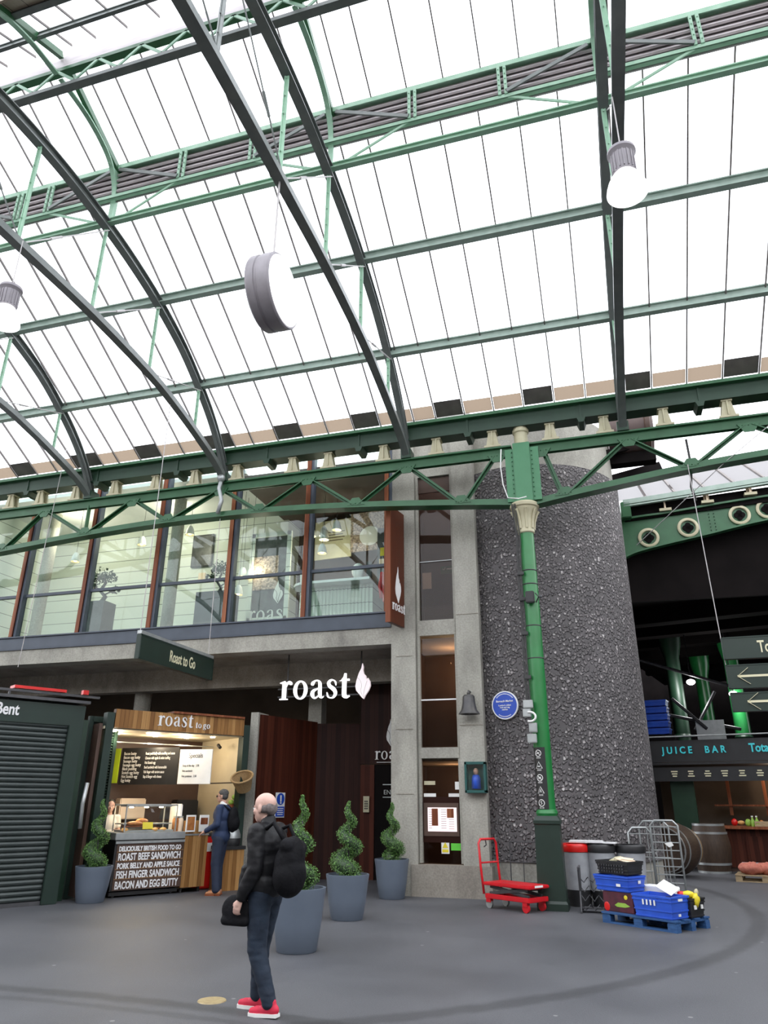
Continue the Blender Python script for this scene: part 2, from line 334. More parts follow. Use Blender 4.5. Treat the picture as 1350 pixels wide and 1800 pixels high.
# serif lettering drawn as swept brush strokes (letters r o a s t and g, in a unit x-height box)
def spl(pts,n=8):
    out=[]; P=[pts[0]]+pts+[pts[-1]]
    for i in range(1,len(P)-2):
        for k in range(n):
            t=k/n; a,b,c,d=P[i-1],P[i],P[i+1],P[i+2]
            out.append(tuple(.5*((2*b[j])+(-a[j]+c[j])*t+(2*a[j]-5*b[j]+4*c[j]-d[j])*t*t+(-a[j]+3*b[j]-3*c[j]+d[j])*t**3) for j in range(len(b))))
    out.append(tuple(P[-2])); return out
GL={ 'r':(.72,[('p',[(.02,0),(.5,0),(.5,.05),(.38,.07),(.38,.93),(.3,1.02),(.02,.93),(.02,.89),(.16,.87),(.16,.07),(.02,.05)]),
               ('s',[(.36,.66,.04),(.44,.86,.10),(.56,.95,.15),(.64,.88,.21),(.65,.8,.12)])]),
     'o':(.95,[('o',(.46,.5,.41,.51,.22,.43))]),
     'a':(.86,[('s',[(.15,.72,.13),(.17,.83,.2),(.3,.96,.08),(.48,.97,.09),(.58,.84,.19),(.60,.6,.22),(.60,.3,.22),(.64,.1,.16),(.74,.05,.06),(.82,.12,.04)]),
               ('s',[(.60,.58,.05),(.42,.52,.08),(.22,.42,.17),(.16,.25,.23),(.24,.08,.15),(.36,.05,.09),(.5,.14,.05),(.6,.26,.04)])]),
     's':(.74,[('s',[(.60,.68,.04),(.57,.86,.09),(.44,.97,.07),(.28,.95,.12),(.18,.82,.19),(.24,.66,.22),(.40,.54,.24),(.54,.40,.23),(.58,.22,.19),(.48,.06,.12),(.32,.02,.07),(.16,.1,.09),(.10,.32,.04)])]),
     't':(.62,[('p',[(0,.9),(.1,.93),(.24,1.1),(.29,1.3),(.4,1.3),(.4,1.0),(.58,1.0),(.58,.9),(.4,.9),(.4,.2),(.45,.1),(.6,.12),(.6,.06),(.45,-.03),(.3,-.02),(.19,.06),(.17,.2),(.17,.9)])]),
     'g':(.84,[('o',(.38,.66,.31,.34,.13,.25)),('s',[(.5,.92,.06),(.66,1.0,.08),(.78,.98,.14)]),
               ('s',[(.22,.4,.08),(.14,.26,.14),(.3,.14,.17),(.56,.08,.18),(.7,-.06,.15),(.62,-.24,.09),(.36,-.3,.07),(.14,-.24,.12),(.1,-.08,.08),(.24,.06,.04)])]) }
def serif(word,h,mat,m,parent,depth=.03,name='lettering',space=.06,world=True):
    """returns a mesh of lettering: mat places local XZ writing plane, x height = h"""
    g=MB(); x=0
    for li,ch in enumerate(word):
        if ch==' ': x+=.45; continue
        adv,strokes=GL[ch]
        for si,(k,v) in enumerate(strokes):
            ep=.0004*si
            T=mat@Matrix.Translation((x*h,-ep,0))@Matrix.Diagonal((h,1,h,1))
            if k=='p': g.prism(v,depth,T)
            elif k=='o':
                cx,cz,rx,rz,ix,iz=v; n=28; o_=[];i_=[]
                for d in (0,depth):
                    o_.append([g.bm.verts.new(T@Vector((cx+rx*math.cos(2*PI*j/n),d,cz+rz*math.sin(2*PI*j/n)))) for j in range(n)])
                    i_.append([g.bm.verts.new(T@Vector((cx+ix*math.cos(2*PI*j/n),d,cz+iz*math.sin(2*PI*j/n)))) for j in range(n)])
                for j in range(n):
                    j2=(j+1)%n
                    for q in ((o_[0][j],o_[0][j2],i_[0][j2],i_[0][j]),(o_[1][j],o_[1][j2],i_[1][j2],i_[1][j]),(o_[0][j],o_[0][j2],o_[1][j2],o_[1][j]),(i_[0][j],i_[0][j2],i_[1][j2],i_[1][j])): g.bm.faces.new(q)
            else:
                P=spl(v,6); L_=[];R_=[]
                for i,(px,pz,w) in enumerate(P):
                    a=P[max(i-1,0)];b=P[min(i+1,len(P)-1)]; dx=b[0]-a[0];dz=b[1]-a[1]; l=math.hypot(dx,dz) or 1
                    nx,nz=-dz/l,dx/l; w=max(w*.84,.035)
                    L_.append((px+nx*w/2,pz+nz*w/2)); R_.append((px-nx*w/2,pz-nz*w/2))
                for d0 in (0,):
                    vf=[[g.bm.verts.new(T@Vector((q[0],d,q[1]))) for q in L_] for d in (0,depth)]
                    vr=[[g.bm.verts.new(T@Vector((q[0],d,q[1]))) for q in R_] for d in (0,depth)]
                    for i in range(len(P)-1):
                        for q in ((vf[0][i],vf[0][i+1],vr[0][i+1],vr[0][i]),(vf[1][i],vf[1][i+1],vr[1][i+1],vr[1][i]),(vf[0][i],vf[0][i+1],vf[1][i+1],vf[1][i]),(vr[0][i],vr[0][i+1],vr[1][i+1],vr[1][i])): g.bm.faces.new(q)
                    for i in (0,-1): g.bm.faces.new((vf[0][i],vr[0][i],vr[1][i],vf[1][i]))
        x+=adv+space
    return g.build(name,m,parent,world=world), x*h
LEAF=[(.42,1.0),(.38,.86),(.27,.74),(.2,.62),(.14,.5),(.1,.36),(.14,.24),(.28,.14),(.42,.04),(.5,0),(.58,.1),(.74,.24),(.82,.36),(.8,.48),(.7,.58),(.62,.54),(.6,.64),(.5,.7),(.46,.8),(.47,.9)]
def leaf(h,mat,m,parent,depth=.03,name='leaf_emblem',sx=.6,vein=None,world=True):
    o=MB().prism([(x*h*sx,z*h) for x,z in LEAF],depth,mat).build(name,m,parent,world=world)
    if vein:
        pts=spl([(.2,.6,0),(.34,.5,0),(.4,.36,0),(.36,.22,0),(.5,.04,0)],5); g=MB()
        g.tube([mat@Vector((x*h*sx,-.002,z*h)) for x,z,_ in pts],.008*h,5)
        g.tube([mat@Vector((x*h*sx,-.002,z*h)) for x,z,_ in spl([(.66,.5,0),(.58,.34,0),(.52,.2,0),(.5,.04,0)],5)],.008*h,5)
        g.build('leaf_vein',vein,o,world=False) if False else g.build('leaf_vein',vein,parent,world=world)
    return o
def vplane(px,py,az):
    """frame at px,py with local X running along azimuth az (degrees, 0 = +X), Z up"""
    return Matrix.Translation((px,py,0))@Matrix.Rotation(R(az),4,'Z')

# ================================================================== THE SETTING
YG=13.49                                     # line of columns and lattice girder
YF=14.4                                      # facade line
struct(MB().box((-5,10,-.1),(90,90,.2)).build('floor','asphalt'))
# unseen walls added to stop side light, leaving light from above
struct(MB().box((-10,-5.2,4),(60,.3,8.4)).build('wall_block_south','conc_dark'))
struct(MB().box((-33,5,4.5),(.3,20,9)).build('wall_block_west','conc_dark'))
struct(MB().box((14.2,4,4.2),(.3,18,8.4)).build('wall_block_east','conc_dark'))

# ---- roof glazing
RIBX=[-20.1,-15.8,-11.52,-7.87,-3.52,.9,5.5,10.0]
def zg(y): return 9.42+.548*(13.49-y)
CY=6.7
M['roofglass']=roofglass('roof_glazing',(.93,.95,.97),.12)
M['strip']=roofglass('ribbed_translucent_strip',(.17,.13,.095),.7)
M['fascia_glass']=roofglass('dirty_edge_glazing',(.8,.8,.78),.5)
g=MB()
for sgn in (1,-1):
    f=lambda y: CY+sgn*(y-CY)
    g.quad((-21,f(13.62),zg(13.62)),(12,f(13.62),zg(13.62)),(12,f(8.5),zg(8.5)),(-21,f(8.5),zg(8.5)))
g.quad((-21,8.5,12.86),(12,8.5,12.86),(12,6.75,13.72),(-21,6.75,13.72))
g.quad((-21,5.66,13.20),(12,5.66,13.20),(12,6.65,13.72),(-21,6.65,13.72))
ceil=struct(g.build('ceiling','roofglass'))
struct(MB().box((-4.5,5.28,12.98),(33,.86,.03),rot=Euler((R(26),0,0))).build('trim_1','board'))
struct(MB().box((-4.5,4.88,12.4),(33,.03,.8)).build('trim_2','board'))
# glazing bars, seven to a bay, as parts of the roof
def glazing_bars():
    for i in range(len(RIBX)-1):
        a,b=RIBX[i],RIBX[i+1]; n=6 if abs(b-a)<4 else 7
        for k in range(n):
            x=a+(b-a)*k/n+.0
            if k==0: x+=.14
            if x<-14.6 or x>4.6: continue
            yield x
for x in glazing_bars():
    g=MB(); g.bar((x,13.6,zg(13.6)-.03),(x,8.5,zg(8.5)-.03),.022,.05,(0,0,1)); g.build('glazing_bar','lead',ceil)
for x in glazing_bars():
    if x>1.5: continue
    x+=.1
    g=MB(); g.bar((x,8.5,12.83),(x,6.78,13.67),.02,.04); g.bar((x,6.6,13.67),(x,5.66,13.17),.02,.04); g.build('lantern_bar','lead',ceil)

# ---- purlins
def purlin(y,z,label,d=.16,w=.13,mt='purlin',cat='roof beam'):
    g=MB(); g.box((-4.5,y,z),(33,w*.35,d)); g.box((-4.5,y,z+d/2),(33,w,.025)); g.box((-4.5,y,z-d/2),(33,w,.025))
    o=g.build('purlin',mt); return tag(o,label,cat)
purlin(12.0,10.16,'grey-green steel purlin under the glazing, lowest of the long roof beams above the eaves')
purlin(10.22,11.10,'grey-green steel purlin under the glazing, middle beam between the eaves and the louvred band')
purlin(8.45,11.53,'thin pale green longitudinal rail just below the louvred band of the roof',.09,.1,'green_pale','rail')
purlin(6.12,13.33,'thin dark purlin across the topmost roof glazing at upper left',.1,.06,'rib')
tag(MB().box((-4.5,5.62,13.13),(33,.10,.12)).build('edge_beam','rib'),'dark beam edging the brown boarded strip at the top left corner','roof beam')

# ---- louvred clerestory band
clr=thing('louvre_band','brown-grey corrugated louvre band in green framing running along the upper roof','louvre band',(-4.5,8.45,12.1))
g=MB()
for k in range(5): g.box((-4.5,8.47,12.16+.135*k),(33,.035,.12),rot=Euler((R(-28),0,0)))
g.box((-4.5,8.52,12.45),(33,.02,.78)); g.build('louvre_boards','louvre',clr,world=True)
g=MB(); g.box((-4.5,8.45,12.84),(33,.12,.06)); g.box((-4.5,8.39,12.80),(33,.02,.09)); g.build('top_rail','green_pale',clr,world=True)
g=MB(); g.box((-4.5,8.43,12.06),(33,.08,.03)); g.box((-4.5,8.39,12.08),(33,.02,.07)); g.build('bottom_rail','green_pale',clr,world=True)
for rx in RIBX[1:-1]:
    for s in (-1,1):
        x=rx+s*1.46
        if not(-13.5<x<4.2): continue
        g=MB(); g.box((x-.05,8.38,12.44),(.05,.03,.66)); g.box((x+.05,8.38,12.44),(.05,.03,.66))
        for k in range(5): g.sph((x-.05,8.36,12.2+k*.12),.012,6,4); g.sph((x+.05,8.36,12.2+k*.12),.012,6,4)
        g.build('post','green_pale',clr,world=True)
        MB().bar((rx+s*.1,8.36,12.70),(x-s*.06,8.36,12.15),.03,.07).build('diagonal','rib',clr,world=True)
        MB().bar((x,8.40,12.1),(rx+s*.25,8.44,11.56),.02,.045).build('stay','green_pale',clr,world=True)

# ---- ridge truss
rg=thing('ridge_girder','laced ridge girder with green zigzag lacing under the top of the glass roof','roof beam',(-4.5,CY,13.0))
g=MB(); g.box((-4.5,CY,12.78),(33,.13,.08)); g.build('bottom_flange','rib',rg,world=True)
g=MB(); g.box((-4.5,CY,13.2),(33,.12,.08)); g.build('top_flange','green',rg,world=True)
g=MB(); g.box((-4.5,CY+.02,13.42),(33,.06,.34)); g.build('ridge_board','louvre',rg,world=True)
g=MB(); x=-12.5; k=0
while x<1.5:
    g.bar((x,CY-.05,12.82),(x+.42,CY-.05,13.18),.02,.05); g.bar((x+.42,CY-.05,13.18),(x+.84,CY-.05,12.82),.02,.05); x+=.84
g.build('lacing','green_pale',rg,world=True)

# ---- trusses
UP=[(13.5,8.45),(13.28,8.85),(12.98,9.25),(12.55,9.68),(12.0,10.1),(11.2,10.6),(10.22,11.0),(9.3,11.26),(8.45,11.42),(7.5,11.53),(6.7,11.56)]
LOW=[(13.5,8.38),(12.9,8.68),(12.0,8.95),(11.1,9.17),(10.22,9.32),(8.45,9.45),(6.7,9.46)]
def mir(P): return P+[(2*CY-y,z) for y,z in P[-2::-1]]
def curve(P,x,n=4): return [(x,a,b) for a,b in spl(P,n)]
def zat(P,y):
    for (a,b),(c,d) in zip(P,P[1:]):
        if c<=y<=a: return d+(b-d)*(y-c)/(a-c)
def truss(x,label,front=True):
    t=thing('roof_truss',label,'roof truss',(x,YG,8.4),0,'arched trusses across the market roof')
    P=curve(mir(UP),x)
    g=MB(); g.strip(P,.03,.17); 
    up_=[(a,b,c+.085) for a,b,c in P]; g.strip(up_,.15,.022); dn=[(a,b,c-.085) for a,b,c in P]; g.strip(dn,.15,.022); g.build('top_rib','rib',t,world=True)
    P=curve(mir(LOW),x,3); g=MB(); g.strip(P,.15,.03); g.strip([(a-.06,b,c+.05) for a,b,c in P],.02,.12); g.strip([(a+.06,b,c+.05) for a,b,c in P],.02,.12); g.build('bottom_chord','rib',t,world=True)
    ys=[12.0,10.22,8.45,6.7]+[2*CY-8.45,2*CY-10.22,2*CY-12]
    A=mir(UP);B=mir(LOW)
    for i,y in enumerate(ys):
        zu=zat(A,y);zl=zat(B,y)
        g=MB(); g.bar((x-.02,y,zl+.02),(x-.02,y,zu-.06),.08,.02,(1,0,0)); g.bar((x,y-.02,zl+.02),(x,y-.02,zu-.06),.02,.07,(1,0,0))
        for k in range(6): g.sph((x+.0,y-.05,zl+.15+(zu-zl-.3)*k/5),.014,6,4)
        g.box((x,y,zl+.06),(.12,.16,.1)); g.build('strut','green_pale' if y>6 else 'rib',t,world=True)  # far-side struts take the darker steel, shade put into their colour
    # tie rods from each lower node outward-up on both sides of the centre
    for a,b in ((6.7,8.45),(8.45,10.22),(10.22,12.0)):
        for s in (1,-1):
            ya=CY+s*(a-CY); yb=CY+s*(b-CY); p=Vector((x+.05,ya,zat(B,ya)+.03)); q=Vector((x+.05,yb,zat(A,yb)-.1))
            g=MB(); g.cyl(p,q,.011,n=6); mid=p.lerp(q,.3); g.cyl(mid,p.lerp(q,.42),.022,n=8); g.build('tie_rod','wire' if s>0 else 'rib',t,world=True)  # rods beyond the centre darkened too, shade in the colour
    # clerestory leg and lantern rafter
    for s in (1,-1):
        f=lambda y:CY+s*(y-CY)
        P=[(8.45,11.5),(8.46,11.9),(8.42,12.35),(8.2,12.75),(7.8,12.98),(7.3,13.1),(6.75,13.12)]
        g=MB(); g.strip([(x,f(a),b) for a,b in spl(P,4)],.09,.03); g.strip([(x,f(a)-s*.0,b+.0) for a,b in spl([(8.5,11.5),(8.52,12.1),(8.5,12.7)],3)],.03,.1)
        g.prism([(0,0),(.34,0),(.12,.12),(0,.34)],.02,Matrix.Translation((x-.01,f(8.5),12.62))@Matrix.Rotation(-s*PI/2,4,'Z')@Matrix.Diagonal((1,1,-1,1))@Matrix.Translation((0,0,-.1)))
        g.build('clerestory_leg','green_pale',t,world=True)
        g=MB(); g.bar((x,f(8.5),12.76),(x,f(6.75),13.58),.08,.12); g.build('lantern_rafter','green',t,world=True)
    MB().box((x,YG-.02,8.5),(.22,.3,.2)).build('foot_plate','green_dark',t,world=True)
    return t
TL={-15.8:'arched green roof truss landing on the girder beyond the left edge of the photo',
    -11.52:'arched green roof truss, leftmost one whose foot on the girder is in view',
    -7.87:'arched green roof truss whose foot lands where the cable knot hangs',
    -3.52:'arched green roof truss carrying the round white hanging sign, foot above the concrete pier',
    .9:'dark arched roof truss seen almost edge-on right of the green column'}
for x in RIBX[1:6]: truss(x,TL[x])

# ---- eaves gutter beam
gt=thing('eaves_gutter','long green gutter beam, darkened for shade, under the glass roof edge resting on cream brackets','gutter',(-4.5,YG,8.88))
g=MB(); g.box((-4.5,YG,8.95),(34,.34,.30)); g.build('trough','green_dark',gt,world=True)  # trough darker than the lip: its shade is put into the paint
g=MB(); g.box((-4.5,YG-.2,9.11),(34,.16,.03)); g.box((-4.5,YG-.27,9.13),(34,.03,.07)); g.build('lip','green',gt,world=True)
bx=[-13.91,-13.01,-11.95,-10.84,-9.71,-8.66,-7.57,-6.18,-5.32,-4.04,-2.87,-1.68,-.50,.56,1.68,2.83,4.0]
for i in range(len(bx)-1):
    if i%2==0:
        x=(bx[i]+bx[i+1])/2+.1; MB().prism([(-.09,.0),(.09,0),(.05,-.11),(-.05,-.11)],.4,Matrix.Translation((x,YG-.2,8.80))).box((x,YG-.18,8.95),(.04,.03,.30)).build('joint_strap','green_dark',gt,world=True)
xs=list(glazing_bars())
for i in range(len(xs)-1):
    a,b=xs[i],xs[i+1]
    if b-a<.3 or b-a>1: continue
    dark=(i%3==1)
    g=MB(); y1=13.24 if not dark else 13.18; g.quad((a+.02,13.52,zg(13.52)-.035),(b-.02,13.52,zg(13.52)-.035),(b-.02,y1,zg(y1)-.035),(a+.02,y1,zg(y1)-.035))
    g.build('edge_panel','lead' if dark else 'strip',gt,world=True)

# ---- cream brackets
def bracket():
    t=thing('gutter_bracket','x','bracket',(0,YG,8.42),0,'cream brackets under the gutter')
    g=MB(); g.box((0,0,.02),(.34,.26,.05)); g.build('foot','cream',t,bev=.006)
    g=MB(); g.prism([(-.13,.04),(.13,.04),(.075,.35),(-.075,.35)],.04,Matrix.Translation((0,-.10,0))); g.prism([(-.13,.04),(.13,.04),(.075,.35),(-.075,.35)],.04,Matrix.Translation((0,.06,0)))
    g.box((0,-.02,.2),(.03,.22,.32)); g.box((0,-.12,.2),(.025,.03,.30)); g.build('web','cream',t)
    MB().box((0,0,.363),(.2,.24,.03)).build('cap','cream',t)
    return t
ordn=['leftmost','second','third','fourth','fifth','sixth','seventh','eighth','ninth','tenth','eleventh','twelfth','thirteenth','fourteenth','fifteenth','sixteenth','rightmost']
b0=bracket()
for i,x in enumerate(bx):
    lab='cream iron bracket between girder and gutter, %s counting from the left'%ordn[i] if i not in (0,16) else 'cream iron bracket between girder and gutter, %s of the row'%ordn[i]
    if i==0: b0.location.x=x; b0['label']=lab
    else: dup(b0,(x,YG,8.42),label=lab)

# ---- lattice girder (two spans meeting at the column head)
def girder(name,label,TN,BN,tz,x0,x1,bot):
    t=thing('lattice_girder',label,'girder',((x0+x1)/2,YG,7.3),0)
    g=MB(); g.box(((x0+x1)/2,YG,8.39),(x1-x0,.26,.035)); g.box(((x0+x1)/2,YG-.04,8.29),(x1-x0,.03,.2)); g.box(((x0+x1)/2,YG+.04,8.29),(x1-x0,.03,.2)); g.build('top_chord','green',t,world=True)
    g=MB(); P=[(a,YG,b) for a,b in spl(bot,4)]; g.strip([(a,b,c-.07) for a,b,c in P],.26,.03,(0,1,0)); g.strip(P,.03,.15,(0,1,0)); 
    g.strip([(a,YG-.06,c) for a,b,c in P],.03,.12,(0,1,0)); g.build('bottom_chord','green',t,world=True)
    def bz(x):
        for (a,_,b),(c,_,d) in zip(P,P[1:]):
            if a<=x<=c: return b+(d-b)*(x-a)/(c-a)
    nodes=sorted([(x,0) for x in TN]+[(x,1) for x in BN])
    for (a,ka),(b,kb) in zip(nodes,nodes[1:]):
        if ka==kb: continue
        pa=(a+(.05),YG,8.24 if ka==0 else bz(a)); pb=(b-.05,YG,8.24 if kb==0 else bz(b))
        g=MB(); g.bar(pa,pb,.10,.02,(0,1,0)); g.bar((pa[0],YG-.05,pa[2]),(pb[0],YG-.05,pb[2]),.02,.09,(0,1,0))
        g.bar(pa,pb,.02,.13,(0,1,0)); g.build('diagonal','green',t,world=True)
        # riveted gusset
    for x,k in nodes:
        z=8.2 if k==0 else bz(x)+.02
        g=MB(); g.prism([(-.2,.06),(.2,.06),(.09,-.12),(-.09,-.12)] if k==0 else [(-.2,-.04),(.2,-.04),(.08,.13),(-.08,.13)],.02,Matrix.Translation((x,YG-.085,z)))
        for q in (-.11,0,.11): g.sph((x+q,YG-.09,z+(.02 if k==0 else 0)),.014,6,4)
        g.build('gusset','green',t,world=True)
    return t,bz
gl,bzl=girder('g','green lattice girder spanning from the left edge to the green column',[-12.79,-10.28,-7.95,-5.8,-3.53,-1.6],[-15.8,-13.9,-11.5,-9.25,-6.93,-4.66,-2.38],0,-16,-1.3,[(-16,7.2),(-14,7.33),(-11.5,7.52),(-9.25,7.62),(-6.93,7.61),(-4.66,7.49),(-2.38,7.28),(-1.2,7.15)])
MB().bar((-11.52,YG-.02,7.5),(-11.52,YG-.02,8.25),.1,.03,(1,0,0)).build('diagonal','green',gl,world=True)
girder('g','green lattice girder running from the column head out of the right edge',[-.72,.97,3.13,5.4],[-.32+.0,2.04,4.25,6.4],0,-1.0,7.0,[(-1.05,7.1),(-.3,7.22),(.9,7.38),(2.04,7.52),(3.3,7.62),(4.3,7.65),(7,7.6)])

# ---- green cast column
ct=thing('cast_iron_column','tall bright green iron column with cream capital in front of the pebbled tower','column',(-1.13,YG,0))
X=-1.13
def sq(prof,n=4):
    g=MB(); r=[(a*math.sqrt(2),z) for a,z in prof]; g.lathe(r,(0,0,0),n,Matrix.Rotation(PI/4,4,'Z')); return g
g=sq([(0,0),(.245,0),(.245,.1),(.225,.14),(.205,1.2),(.205,1.26),(.22,1.28),(.22,1.33),(.19,1.37),(.175,1.40),(0,1.40)]); g.build('pedestal','sign_green',ct)
MB().lathe([(.17,1.40),(.185,1.44),(.17,1.49),(.155,1.50),(.15,1.6),(.145,5.0),(.138,6.5),(0,6.5)]).build('shaft','green_bright',ct,smooth='auto')
for z in (5.72,5.45,4.65,4.05): MB().lathe([(.146,z-.012),(.152,z),(.146,z+.012)]).build('strap','cable',ct)
cp=MB().lathe([(.145,6.48),(.165,6.50),(.16,6.56),(.15,6.58),(.165,6.75),(.2,6.9),(.245,6.97),(.25,7.0),(.285,7.02),(.29,7.07),(.265,7.11),(0,7.11)],n=32).build('capital','cream',ct,smooth='auto')
for k in range(8):
    a=k*PI/4+.2; c,s_=math.cos(a),math.sin(a)
    MB().tube([(c*.155,s_*.155,6.57),(c*.175,s_*.175,6.72),(c*.215,s_*.215,6.86),(c*.26,s_*.26,6.95),(c*.285,s_*.285,6.93)],[.03,.028,.03,.032,.016],6).build('acanthus_leaf','cream',cp)
hx=.03
g=MB(); g.box((hx,-.16,7.76),(.34,.05,1.3)); g.box((hx,0,7.76),(.3,.28,1.3)); g.build('head_casting','green_box',ct,bev=.01)
for s_ in (-1,1):
    g=MB(); g.box((hx+s_*.25,-.12,7.72),(.17,.03,1.16))
    for k in range(11): g.sph((hx+s_*.20,-.145,7.22+k*.1),.016,6,4)
    g.build('flange_plate','green_box',ct)
MB().lathe([(.14,8.40),(.14,8.68),(.165,8.70),(.165,8.76),(.145,8.78),(.145,8.80),(0,8.80)],(hx,0,0)).build('gutter_stub','cream',ct,smooth='auto')
# sticker strip with warning symbols, wrapped on the left face of the shaft
sx,sy=-.07,-.155
stp=MB(); n=10
for i in range(n):
    a0=R(200+i*9);a1=R(209+i*9)
    stp.quad((.158*math.cos(a0),.158*math.sin(a0),1.5),(.158*math.cos(a1),.158*math.sin(a1),1.5),(.153*math.cos(a1),.153*math.sin(a1),2.5),(.153*math.cos(a0),.153*math.sin(a0),2.5))
st=stp.build('notice_strip','black',ct)
def onshaft(u,z,r=.161,a0=245): a=R(a0)+u/.155; return (r*math.cos(a),r*math.sin(a),z)
for k,z in enumerate((2.40,2.20,2.0,1.80,1.60)):
    g=MB()
    if k in (1,3): pts=[(-.058,-.045),(.058,-.045),(0,.06)]; g.tube([onshaft(u,z+w) for u,w in pts],.006,5,True)
    else: g.tube([onshaft(.052*math.cos(q*PI/8),z+.052*math.sin(q*PI/8)) for q in range(16)],.006,5,True)
    if k==0: g.tube([onshaft(-.035,z+.035),onshaft(.035,z-.035)],.006,5); g.tube([onshaft(-.03,z-.01),onshaft(.02,z+.01)],.009,5)
    elif k==1: g.tube([onshaft(-.02,z-.015),onshaft(.02,z-.015)],.01,5)
    elif k==2: g.tube([onshaft(-.035,z+.035),onshaft(.035,z-.035)],.006,5); g.tube([onshaft(-.015,z+.02),onshaft(-.015,z-.025)],.007,5); g.tube([onshaft(.015,z+.02),onshaft(.015,z-.025)],.007,5)
    elif k==3: g.tube([onshaft(-.015,z-.03),onshaft(0,z+.02),onshaft(.015,z-.03)],.006,5)
    else: g.tube([onshaft(.012,z+.025),onshaft(-.015,z+.02),onshaft(.012,z-.01),onshaft(-.015,z-.025)],.006,5)
    for q in (0,1): g.tube([onshaft(-.04,z-.068-.014*q),onshaft(.04,z-.068-.014*q)],.003,4)
    g.build('warning_symbol','paper',st)
# junction boxes and cables
bxs=thing('junction_boxes','cluster of grey electrical boxes strapped to the green column above its notices','electrical box',(-1.3,13.27,2.6))
for (x,z,w,h) in ((.0,.62,.17,.14),(-.03,.47,.14,.14),(.06,.22,.14,.16),(.03,.04,.16,.15)):
    o=MB().box((x,0,z),(w,.1,h)).build('box','zinc',bxs,bev=.008)
    MB().box((x,-.052,z),(w*.8,.01,h*.8)).build('lid','zinc',o)
MB().tube([(.02+.10*math.cos(a),-.07,.40+.08*math.sin(a)) for a in [R(q) for q in range(110,-130,-15)]],.018,8).build('cable_loop','paper',bxs,smooth=True)
cb=thing('column_cables','black cables running up the left side of the green column','cable',(-1.3,13.36,2.6))
for k,dx in enumerate((0,.03,-.03)):
    g=MB(); g.tube([(dx,0,.6),(dx-.01,-.01,1.4),(dx+.01,0,2.2),(dx,.0,3.0),(dx+.02,0,3.8),(dx+.0,-.04,4.1),(dx-.02,-.12,4.45)],.009+.003*k,6); g.build('cable_run','cable',cb)
for z in (1.1,1.9,2.55,3.05): MB().box((.02,-.02,z),(.12,.06,.07)).build('clip','cable',cb,bev=.01)
fl=thing('column_floodlight','small black floodlight clamped halfway up the green column','lamp',(-1.13,13.30,5.15))
MB().box((0,-.05,0),(.16,.12,.22)).build('housing','black',fl,bev=.015); MB().tube([(.1,-.02,.08),(.16,-.06,0),(.1,-.02,-.1)],.012,6).build('bracket','black',fl); MB().sph((.19,-.05,.0),.035,8,6).build('knob','darkmetal',fl)
tag(MB().tube([(-1.5,13.3,8.3),(-1.53,13.29,7.9),(-1.5,13.28,7.5),(-1.42,13.26,7.2),(-1.2,13.17,7.12),(-1.05,13.18,7.15)],.012,6).build('white_cable','paper',smooth=True),'white cable looping down from the girder to the cream capital','cable')

# ---- round tower
TX,TY,TR=-1.35,16.62,2.16
def arc(r,z0,z1,a0=243,a1=510,n=90):
    g=MB(); ri=r-.2; q=[]
    for i in range(n+1):
        a=R(a0+(a1-a0)*i/n); c,s_=math.cos(a),math.sin(a); q.append([g.bm.verts.new((k*c,k*s_,z)) for k,z in ((r,z0),(r,z1),(ri,z1),(ri,z0))])
    for i in range(n):
        for j in range(4): g.bm.faces.new((q[i][j],q[i+1][j],q[i+1][(j+1)%4],q[i][(j+1)%4]))
    g.bm.faces.new(q[0]); g.bm.faces.new(q[-1][::-1]); return g
g=arc(TR,.6,8.45); tw=thing('stair_tower','round stair tower faced in dark pebbled aggregate beside the concrete piers','tower',(TX,TY,0))
g.build('pebbled_wall','aggregate',tw,smooth='auto')
arc(TR-.03,0,.6).build('plinth','conc',tw,smooth='auto')
arc(TR-.08,8.45,9.75).build('concrete_cap','conc',tw,smooth='auto')

# ---- concrete piers with tall window between them
pier=struct(MB().box((-3.89,14.575,4.95),(.52,.35,9.9)).build('wall_pier_left','conc'))
pr2=struct(MB().box((-2.53,14.575,4.95),(.48,.35,9.9)).build('wall_pier_right','conc'))
for z in (1.75,2.95,4.4): MB().box((-3.87,14.395,z),(.35,.012,.012)).build('board_mark','conc_dark',pier)
for z in (3.0,5.2): MB().box((-2.53,14.395,z),(.46,.012,.012)).build('board_mark','conc_dark',pr2)
struct(MB().box((-3.0,14.56,.265),(1.5,.38,.53)).build('baseboard_pier','conc_dark'))
struct(MB().box((-3.2,14.7,9.2),(.9,.4,1.5)).build('wall_over_window','conc'))
w=struct(MB().box((-3.62+.03,14.55,4.5),(.06,.1,7.9)).box((-2.80,14.55,4.5),(.06,.1,7.9)).build('window_1','conc'))
MB().box((-3.2,14.6,6.6),(.8,.02,2.95)).build('pane','glass_dark',w); MB().box((-3.2,14.6,3.7),(.8,.02,2.15)).build('pane','glass_dark',w); MB().box((-3.2,14.6,1.45),(.8,.02,1.85)).build('pane','glass_dark',w)
MB().box((-3.2,14.55,4.98),(.8,.12,.32)).build('transom','conc',w); MB().box((-3.2,14.55,2.5),(.8,.12,.2)).build('transom','conc',w)
MB().box((-3.2,14.56,3.52),(.8,.03,.025)).build('glazing_strip','white',w); MB().box((-3.2,14.57,8.25),(.8,.04,.35)).build('head_panel','brown',w)
MB().box((-3.2,14.57,6.45),(.8,.02,.012)).build('glazing_strip','zinc',w)
